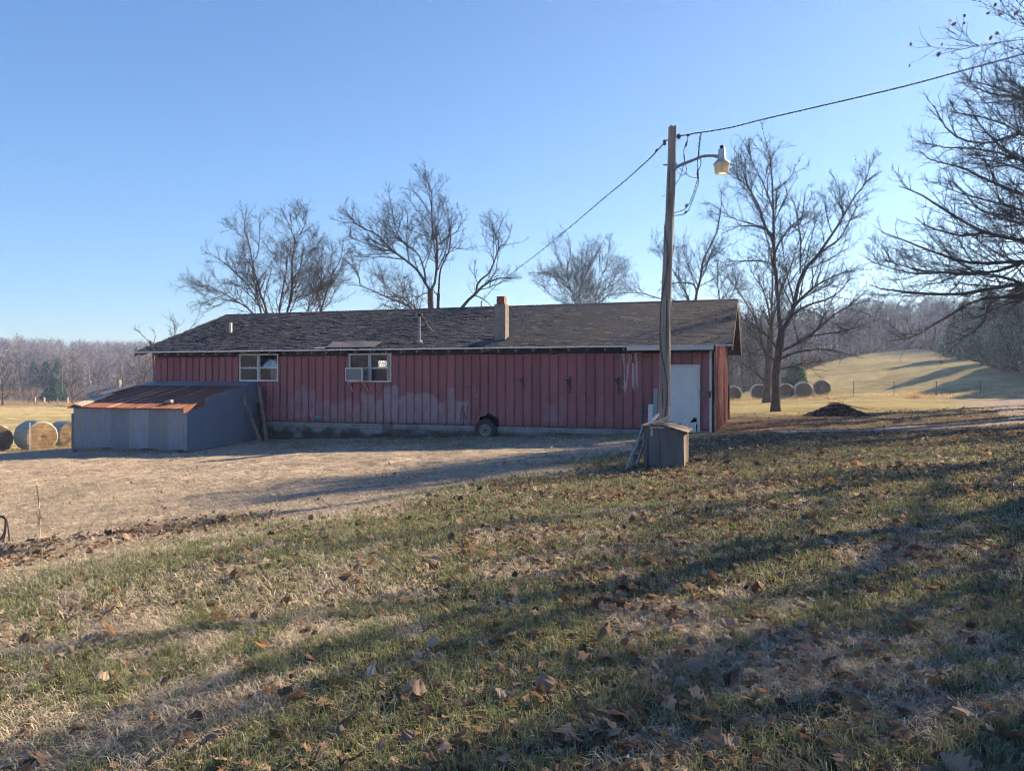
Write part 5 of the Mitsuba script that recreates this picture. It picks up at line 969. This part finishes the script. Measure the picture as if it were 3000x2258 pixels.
# ------------------------------------------------------------------ hay bales and wire fences
def bale(px, py_bot, Y, ang, r, ln, lab, grp):
    k = name('hay_bale'); tag(k, lab, 'hay bale', grp); x, y = (px - CX) / F * Y, Y; z = gz(x, y) + r * .93
    S = 40; a = np.arange(S) * 2 * np.pi / S; rg_ = np.random.default_rng(int(px) + 1000); rr = r * (1 + .012 * rg_.normal(size=S)) * np.where(np.sin(a) < -.8, .965, 1)
    M = np.array([[math.cos(ang), -math.sin(ang), 0], [math.sin(ang), math.cos(ang), 0], [0, 0, 1]])            # the axis lies along local x
    def place(v): return v @ M.T + [x, y, z]
    hs = [-.5, -.49, -.46, -.15, .15, .46, .49, .5]; fr = [.90, .96, .995, 1, 1, .995, .96, .90]
    Vv = np.concatenate([np.stack([np.full(S, h * ln), f * rr * np.cos(a), f * rr * np.sin(a)], 1) for h, f in zip(hs, fr)]); n = len(hs)
    i = np.arange(n - 1)[:, None] * S; j = np.arange(S)[None]; kk = (j + 1) % S
    add(k + '__net_wrap', (place(Vv), np.concatenate([np.stack([i + j, i + kk, i + S + kk], -1).reshape(-1, 3), np.stack([i + j, i + S + kk, i + S + j], -1).reshape(-1, 3)])), 'm_hay_wrap', smooth=50)
    for h in (-1, 1):
        rings = [(.90, 0), (.6, .01), (.3, .03), (.06, .0)]
        Ve = np.concatenate([np.stack([np.full(S, h * (ln * .5 + o)) + .003 * rg_.normal(size=S), f * rr * np.cos(a), f * rr * np.sin(a)], 1) for f, o in rings]); uv = np.concatenate([np.stack([.5 + .5 * f * np.cos(a), .5 + .5 * f * np.sin(a)], 1) for f, o in rings])
        i = np.arange(3)[:, None] * S
        add(k + '__end_face', (place(Ve), np.concatenate([np.stack([i + j, i + kk, i + S + kk], -1).reshape(-1, 3), np.stack([i + j, i + S + kk, i + S + j], -1).reshape(-1, 3)])), 'm_hay_end' if px < 1000 else 'm_hay_shaded', uv=uv)
    return k
GL, GR = 'round hay bales left of the shed', 'round hay bales right of the barn'
bale(-22, 1318, 39.5, -.75, .78, 1.5, 'hay bale cut off by the left frame edge', GL)
bale(105, 1321, 39.5, -.62, .80, 1.45, 'big round hay bale with its sunlit end showing, left of the shed', GL)
bale(196, 1309, 43.5, -.62, .78, 1.45, 'round hay bale half hidden behind the shed corner', GL)
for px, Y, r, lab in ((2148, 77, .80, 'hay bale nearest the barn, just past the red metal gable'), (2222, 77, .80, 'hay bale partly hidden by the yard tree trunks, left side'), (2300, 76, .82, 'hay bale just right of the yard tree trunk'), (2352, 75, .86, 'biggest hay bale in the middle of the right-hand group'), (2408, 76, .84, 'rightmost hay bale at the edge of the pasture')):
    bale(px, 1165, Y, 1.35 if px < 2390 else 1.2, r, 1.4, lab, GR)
def wire_fence(lab, pts, hgt, posts, strands, white=None):
    k = name('wire_fence'); tag(k, lab, 'fence'); P3 = np.array([[x, y, gz(x, y)] for x, y in pts])
    for m, p in enumerate(P3):
        mat = 'm_frame' if white == m else posts
        add(k + '__post', cat([bx(p[0] - .03, p[0] + .03, p[1] - .006, p[1] + .006, p[2] - .1, p[2] + hgt), bx(p[0] - .006, p[0] + .006, p[1] - .035, p[1] - .007, p[2] - .1, p[2] + hgt)]), mat)
    for s in strands: add(k + '__strand', tubes((P3 + [0, 0, s])[None], np.full((1, len(P3)), .006), 4), 'm_steelpost')
wire_fence('thin wire fence on dark steel posts along the right pasture', [at(px, 65) for px in (2384, 2500, 2619, 2744, 2873, 3010, 3150)], 1.32, 'm_steelpost', (.35, .65, .95, 1.2))
wire_fence('wire mesh fence with one white post in front of the left hay bales', [at(px, 37.6) for px in (-150, -30, 87, 214)], 1.42, 'm_steelpost', (.12, .3, .5, .7, .92, 1.15), 2)

# ------------------------------------------------------------------ gravel drive, brush pile, weeds
cl_ = spline([(8.0, 23.6), (12, 24.2), (17, 26.5), (22, 32), (27, 41), (33, 50), (42, 57), (60, 62)], 110); wd = np.interp(np.linspace(0, 1, 110), [0, .15, .4, .6, 1], [.5, .9, 1.6, 3.4, 5])
nn = np.gradient(cl_, axis=0); nn = np.stack([-nn[:, 1], nn[:, 0]], 1) / np.linalg.norm(nn, axis=1, keepdims=True); rgv = np.random.default_rng(77)
cols_ = np.linspace(-1, 1, 13); jit = np.convolve(rgv.normal(size=114), np.ones(5) / 5, 'valid')[:, None] * .5
G = cl_[:, None] + nn[:, None] * ((cols_[None] * (1 + jit)) * wd[:, None])[..., None]
gz_ = terrain(G[..., 0], G[..., 1]) + .022 - .05 * (np.abs(cols_)[None] > .95)
n, m = G.shape[:2]; i = np.arange(n - 1)[:, None] * m; j = np.arange(m - 1)[None]
add('gravel_drive', (np.dstack([G, gz_]).reshape(-1, 3), np.concatenate([np.stack([i + j, i + j + 1, i + m + j + 1], -1).reshape(-1, 3), np.stack([i + j, i + m + j + 1, i + m + j], -1).reshape(-1, 3)])), 'm_gravel', 'pale gravel drive running past the barn gable', kind='structure', smooth=True)
def pile(px, Y, w, h, seed, n):
    rg_ = np.random.default_rng(seed); x, y = at(px, Y); z = gz(x, y); a = rg_.uniform(0, 2 * np.pi, n); r = np.sqrt(rg_.random(n)); hh = h * (1 - r ** 1.4) * (1 + .2 * rg_.normal(size=n) * (1 - r))
    p = np.stack([x + r * w * .5 * np.cos(a), y + r * w * .32 * np.sin(a), z + hh * .95], 1); d = rg_.normal(size=(n, 3)) * [1, 1, .25]; d /= np.linalg.norm(d, axis=1, keepdims=True); ln = rg_.uniform(.12, .5, n)[:, None]
    return np.stack([p - d * ln * .5, p + rg_.normal(size=(n, 3)) * .02, p + d * ln * .5], 1), (x, y, z)
bpk = name('brush_pile'); tag(bpk, 'low dark heap of brush and mulch in the yard right of the barn', 'brush pile')
P, (x, y, z) = pile(2452, 35, 2.3, .56, 3, 900); P3, _ = pile(2452, 35, 2.9, .40, 4, 500)
mound = np.array([[x + .5 * 2.5 * r * math.cos(a), y + .8 * r * math.sin(a), z - .03 + .5 * (1 - r ** 1.5) + (.05 * math.sin(7 * a + 9 * r) if r < 1 else -.05)] for r in (1, .85, .7, .5, .3, .12) for a in np.arange(24) * 2 * math.pi / 24] + [[x, y, z + .5]])
i = np.arange(5)[:, None] * 24; j = np.arange(24)[None]; k = (j + 1) % 24
add(bpk + '__mound', (mound, np.concatenate([np.stack([i + j, i + k, i + 24 + k], -1).reshape(-1, 3), np.stack([i + j, i + 24 + k, i + 24 + j], -1).reshape(-1, 3), np.stack([120 + j[0], 120 + k[0], np.full(24, 144)], 1)])), 'm_brush')
add(bpk + '__sticks', tubes(np.vstack([P, P3]), np.random.default_rng(1).uniform(.005, .016, (1400, 1)) * np.ones((1, 3)), 3), 'm_brush', kind='stuff', label='tangle of dark sticks')
add(bpk + '__branch', cat([tube([(x - .35, y - .2, z + .6), (x - .55, y - .2, z + .85), (x - .5, y - .2, z + 1.05)], .012, 4), tube([(x - .35, y - .2, z + .75), (x - .9, y - .2, z + .9)], .009, 4), tube([(x + .1, y - .2, z + .6), (x + .35, y - .2, z + .82)], .010, 4), beam((x + .25, y - .6, z + .5), (x + 1.1, y - .7, z + .3), .12, .03)]), 'm_oldwood')
q = gpix(118, 1572); wk2 = name('weed_stalk'); tag(wk2, 'dry upright weed stalk standing in the grass on the left', 'weed')
st = spline([q, q + [-.01, 0, .3], q + [-.03, .01, .52], W(107, 1422, q[1])], 12)
add(wk2 + '__stem', tube(st, [.010, .007], 6), 'm_plank', smooth=60)
rgw = np.random.default_rng(2); b0 = q + [0, 0, .28]
Pw = np.array([[b0 + [0, 0, rgw.uniform(-.05, .12)], b0 + rgw.normal(size=3) * [.04, .03, .05], b0 + rgw.normal(size=3) * [.07, .05, .05] - [0, 0, .12]] for _ in range(13)])
add(wk2 + '__leaves', tubes(Pw, np.full((13, 3), .0035), 4), 'm_oldwood')
q = gpix(12, 1588); sk2 = name('dead_stump'); tag(sk2, 'dark twisted dead weed stump at the left frame edge', 'stump')
Pn = [tube(spline(q + np.array(p) * .78, 10), [.020, .011], 6) for p in ([(-.02, 0, -.02), (.02, 0, .2), (.02, 0, .42)], [(.10, 0, -.02), (.08, 0, .2), (.04, 0, .4)], [(.02, 0, .4), (-.03, 0, .43), (-.16, 0, .38)], [(-.12, 0, 0), (0, 0, .15), (.03, .02, .3)])]
add(sk2 + '__stems', cat(Pn), 'm_oldwood', smooth=60)
x, y = at(1659, 60); zz = EYE - (806 - HY) * 60 / F; nst = np.random.default_rng(6).normal(size=(90, 3)) * [.17, .17, .10] + W(1659, 806, 60)
add('bird_nest', tubes(np.stack([nst, nst + np.random.default_rng(9).normal(size=(90, 3)) * .14], 1), np.full((90, 2), .012), 3), 'm_brush', 'dark bird nest in a tree fork over the barn roof', 'nest')

# ------------------------------------------------------------------ grass and fallen leaves
rgg = np.random.default_rng(99)
def in_view(p): return (np.abs(p[:, 0]) < p[:, 1] * .70 + .35)
def not_built(p):
    q = (p - B0[:2]); lx, ly = q @ RX[:2], q @ DY[:2]; w = (p - ox); wx, wy = w @ ux, w @ uy
    return ~((ly > -.02) & (lx > -22) & (lx < .1) & (ly < 10)) & ~((lx > SX0 - .05) & (lx < SX1 + .02) & (ly > SY0)) & ~((wx > -.02) & (wx < BW) & (wy > -.02) & (wy < BD + .02))
def green_at(p):
    """how green (1) or straw-dry (0) the lawn is at the points."""
    n1 = meshkit.fbm(np.column_stack([p * 1.25, np.zeros(len(p))]), 3, 5); n2 = meshkit.fbm(np.column_stack([p * 4.5, np.ones(len(p))]), 2, 6)
    return sst(.33, .54, n1 * .5 + n2 * .5)
def blades(p, h, wdt, lean_, cols, rg_, mid=True):
    n = len(p); b = np.column_stack([p, terrain(p[:, 0], p[:, 1]) - .004]); a = rg_.uniform(0, 2 * np.pi, n); t = np.stack([np.cos(a), np.sin(a), np.zeros(n)], 1); s = np.stack([-np.sin(a), np.cos(a), np.zeros(n)], 1)
    h, wdt, lean_ = h[:, None], wdt[:, None], lean_[:, None]
    p1 = b + t * h * lean_ * .35 + [0, 0, 1] * h * .62; p2 = b + t * h * (lean_ * 1.1) + [0, 0, 1] * h * (1 - .35 * np.minimum(lean_, 2) ** 1.3).clip(.15, 1)
    if mid: Vv = np.stack([b - s * wdt, b + s * wdt, p1 + s * wdt * .7, p1 - s * wdt * .7, p2], 1).reshape(-1, 3); k = np.arange(n)[:, None] * 5; f = np.concatenate([k + [[0, 1, 2]], k + [[0, 2, 3]], k + [[3, 2, 4]]]); m = 5
    else: Vv = np.stack([b - s * wdt, b + s * wdt, p2], 1).reshape(-1, 3); f = np.arange(n * 3).reshape(-1, 3); m = 3
    return Vv, f, np.repeat(cols, m, 0)
GREEN, OLIVE, STRAW, PALE = np.array([.115, .165, .095]), np.array([.33, .34, .20]), np.array([.46, .415, .335]), np.array([.80, .74, .63])
def lawn_band(n, y0, y1, rg_, wmul, mid):
    Y = np.sqrt(y0 ** 2 + (y1 ** 2 - y0 ** 2) * rg_.random(n)); p = np.column_stack([rg_.uniform(-1, 1, n) * (Y * .72 + .7), Y]); p = p[not_built(p)]
    # tufts: draw the blades together
    c = np.floor(p / .16) * .16 + .08 + (meshkit.noise(np.column_stack([np.floor(p / .16), np.zeros(len(p))])) - .5)[:, None] * .1
    tuft = rg_.random(len(p)) < .45; p = np.where(tuft[:, None], c + (p - c) * .45, p)
    e = edge_d(p[:, 0], p[:, 1]) + wob(np, p[:, 0], p[:, 1]); lw = sst(-1.0, .9, e); g = green_at(p)
    lx, ly = (p - B0[:2]) @ RX[:2], (p - B0[:2]) @ DY[:2]
    foot = sst(-3.6, -1.2, ly + wob(np, p[:, 0], p[:, 1])) * sst(-17.5, -15, lx) * (lx < 0)          # greener strip at the foot of the barn
    green = np.maximum(lw * g, foot * .8 * sst(.25, .6, meshkit.fbm(np.column_stack([p * 1.6, np.zeros(len(p))]), 2, 9)))
    patch_ = sst(.9, .3, np.hypot(p[:, 0] + 4.0, (p[:, 1] - 10.6) * 1.0)) * .8; green = np.maximum(green, patch_ * (rg_.random(len(p)) < .7))
    isg = rg_.random(len(p)) < green * .72 + .10 * lw
    h = np.where(isg, rg_.uniform(.03, .085, len(p)) * (.7 + .5 * g), rg_.uniform(.03, .09, len(p))); lean_ = np.where(isg, rg_.uniform(.15, 1.1, len(p)), rg_.uniform(.7, 2.4, len(p)))
    mixg = rg_.random((len(p), 1)); cols = np.where(isg[:, None], GREEN * (1 - mixg) + OLIVE * mixg, (STRAW * (1 - mixg) + PALE * mixg) * np.where(lw > .5, .8, .70)[:, None]) * rg_.uniform(.4, 1.4, (len(p), 1))
    dirt = sst(18.5, 22, p[:, 1]) * sst(4, 7, p[:, 0]); keep = rg_.random(len(p)) > dirt * .85
    thin = (~isg) & (rg_.random(len(p)) < .25); keep &= ~thin
    return blades(p[keep], h[keep], (rg_.uniform(.0014, .0032, len(p)) * wmul)[keep], lean_[keep], cols[keep], rg_, mid)
bands = [lawn_band(165000, 2.4, 5.2, rgg, 1.0, True), lawn_band(160000, 5.2, 9.5, rgg, 1.5, True), lawn_band(175000, 9.5, 17, rgg, 2.9, False), lawn_band(170000, 17, 34, rgg, 4.6, False)]
vs, fs, cs, o = [], [], [], 0
for v, f, c in bands: vs.append(v); fs.append(f + o); cs.append(c); o += len(v)
add('lawn_grass', (np.vstack(vs), np.vstack(fs)), 'm_leafy', 'short patchy green and straw-coloured winter lawn grass', 'grass', kind='stuff', color=np.vstack(cs))
# tall dry tufts at the pasture fence, by the bales and the left field
def tufts(n, fn, h0, h1, w, col):
    p = fn(n); return blades(p, rgg.uniform(h0, h1, len(p)), np.full(len(p), w), rgg.uniform(.1, .9, len(p)), np.array(col) * rgg.uniform(.7, 1.3, (len(p), 1)), rgg, False)
bands = [tufts(5000, lambda n: np.column_stack([rgg.uniform(19, 46, n), 65 + rgg.normal(size=n) * .8]), .1, .42, .012, (.46, .37, .21)), tufts(2500, lambda n: np.column_stack([rgg.uniform(21, 32, n), 74 + rgg.normal(size=n) * 1.2]), .15, .6, .014, (.42, .32, .19)),
         tufts(5000, lambda n: np.column_stack([rgg.uniform(-125, -74, n), rgg.uniform(150, 170, n)]), .3, .9, .035, (.44, .35, .21)), tufts(300, lambda n: np.column_stack([at(2680, 62)[0] + rgg.normal(size=n) * .5, 62 + rgg.normal(size=n) * .3]), .4, 1.0, .012, (.50, .36, .2)), tufts(3500, lambda n: np.column_stack([rgg.uniform(-30, -19, n), rgg.uniform(36, 45, n)]), .06, .3, .01, (.42, .34, .19))]
vs, fs, cs, o = [], [], [], 0
for v, f, c in bands: vs.append(v); fs.append(f + o); cs.append(c); o += len(v)
add('tall_grass', (np.vstack(vs), np.vstack(fs)), 'm_leafy', 'tall dry grass along the fences and hay bales', 'grass', kind='stuff', color=np.vstack(cs))
# fallen leaves
def leaf_spots(n, y0, y1, rg_):
    Y = np.sqrt(y0 ** 2 + (y1 ** 2 - y0 ** 2) * rg_.random(n)); p = np.column_stack([rg_.uniform(-1, 1, n) * (Y * .69 + .2), Y]); p = p[not_built(p)]
    e = edge_d(p[:, 0], p[:, 1]) + wob(np, p[:, 0], p[:, 1]); cl = meshkit.fbm(np.column_stack([p * .8, np.zeros(len(p))]), 3, 12)
    k = p[:, 0] / np.maximum(p[:, 1], 1)
    dens = sst(-.4, 1.2, e) * (.40 + .6 * sst(.36, .66, cl)) * (.42 + .85 * sst(-.5, .4, k)) + .004
    dens = np.maximum(dens, .34 * sst(18, 22, p[:, 1]) * sst(5, 8, p[:, 0]) * (1 - .75 * sst(36, 40, p[:, 1])))
    bd, al = np.abs((p[:, 0] + 5.8) * .832 - (p[:, 1] - 8.1) * .555), (p[:, 0] + 5.8) * .555 + (p[:, 1] - 8.6) * .832; row = sst(1.5, .3, bd + .25 * wob(np, p[:, 0], p[:, 1])) * sst(-3, -1, al) * sst(3.6, 2, al); dens = np.maximum(dens, row * .9)
    return p[rg_.random(len(p)) < dens]
def leaf_size(n, lo=.035): return np.clip(np.exp(rgf.normal(math.log(.046), .38, n)), lo, .115)
LCOL = np.array([(.16, .110, .080), (.23, .165, .118), (.10, .070, .053), (.32, .245, .19), (.20, .155, .125), (.25, .160, .098), (.38, .315, .26)])
rgf = np.random.default_rng(123)
near = leaf_spots(5400, 2.75, 7.0, rgf); near = near[np.argsort(near[:, 1] + np.abs(near[:, 0]) * .05)]
for k, c in enumerate(LCOL[:6]): scene[f'm_leaf_{k}'] = {'type': 'principledthin', 'base_color': {'type': 'rgb', 'value': list(c)}, 'roughness': .75, 'diff_trans': .45, 'spec_trans': 0.0, 'eta': 1.3}
IV = [leaf_mesh(k % 4, rgf, 1.0, rgf.uniform(.2, .85), 14) for k in range(10)]
ID = [mikit.ply(m, f'm_leaf_{k % 6}', smooth=True) for k, m in enumerate(IV)]
ID2 = [mikit.ply(m, f'm_leaf_{(k + 3) % 6}', smooth=True) for k, m in enumerate(IV)]
first = near[:300]; Rm = rotm(rgf, .30, len(first)); zz = terrain(first[:, 0], first[:, 1])
for k, p in enumerate(first):
    key = 'fallen_leaf' if k == 0 else f'fallen_leaf_{k:03d}'; M = np.eye(4); M[:3, :3] = Rm[k] * leaf_size(1, .045)[0] * 1.15; M[:3, 3] = [p[0], p[1], zz[k] + rgf.uniform(.015, .045)]
    scene[key] = {**(ID if rgf.random() < .5 else ID2)[rgf.integers(0, 10)], 'to_world': T(M)}
    tag(key, 'dry curled brown oak leaf lying on the lawn in the foreground', 'leaf', 'dry oak leaves scattered on the foreground lawn')
def litter(p, variants, lo, mul, lift, tilt):
    n = len(p); pos = np.column_stack([p, terrain(p[:, 0], p[:, 1]) + rgf.uniform(.01, lift, n)])
    return scatter(variants, pos, rotm(rgf, tilt, n), leaf_size(n, lo) * mul, LCOL[rgf.integers(0, 7, n)] * rgf.uniform(.65, 1.2, (n, 1)), rgf)
bands = [litter(near[300:], LV, .03, 1.05, .045, .32), litter(leaf_spots(12500, 7.0, 13, rgf), LV7, .03, 1.05, .045, .35), litter(leaf_spots(17000, 13, 22, rgf), LV4, .04, 1.15, .045, .42), litter(leaf_spots(12000, 22, 40, rgf), LV4, .05, 1.1, .03, .35)]
vs, fs, cs, o = [], [], [], 0
for v, f, c in bands: vs.append(v); fs.append(f + o); cs.append(c); o += len(v)
add('leaf_litter', (np.vstack(vs), np.vstack(fs)), 'm_leafy', 'brown oak leaf litter strewn over the lawn and yard', 'leaves', kind='stuff', smooth=True, color=np.clip(np.vstack(cs), 0, 1))

# ------------------------------------------------------------------ air
scene['haze_air'] = {'type': 'homogeneous', 'albedo': {'type': 'rgb', 'value': [.95, .95, .95]}, 'sigma_t': {'type': 'rgb', 'value': [.00034, .00046, .00080]}, 'phase': {'type': 'hg', 'g': .4}}
scene['haze'] = {'type': 'cube', 'to_world': T().translate([0, 0, 17]).scale([2700, 2700, 38]), 'bsdf': {'type': 'null'}, 'interior': {'type': 'ref', 'id': 'haze_air'}}
tag('haze', 'thin bluish winter haze over the whole valley', 'haze', kind='stuff')
scene['camera']['medium'] = {'type': 'ref', 'id': 'haze_air'}
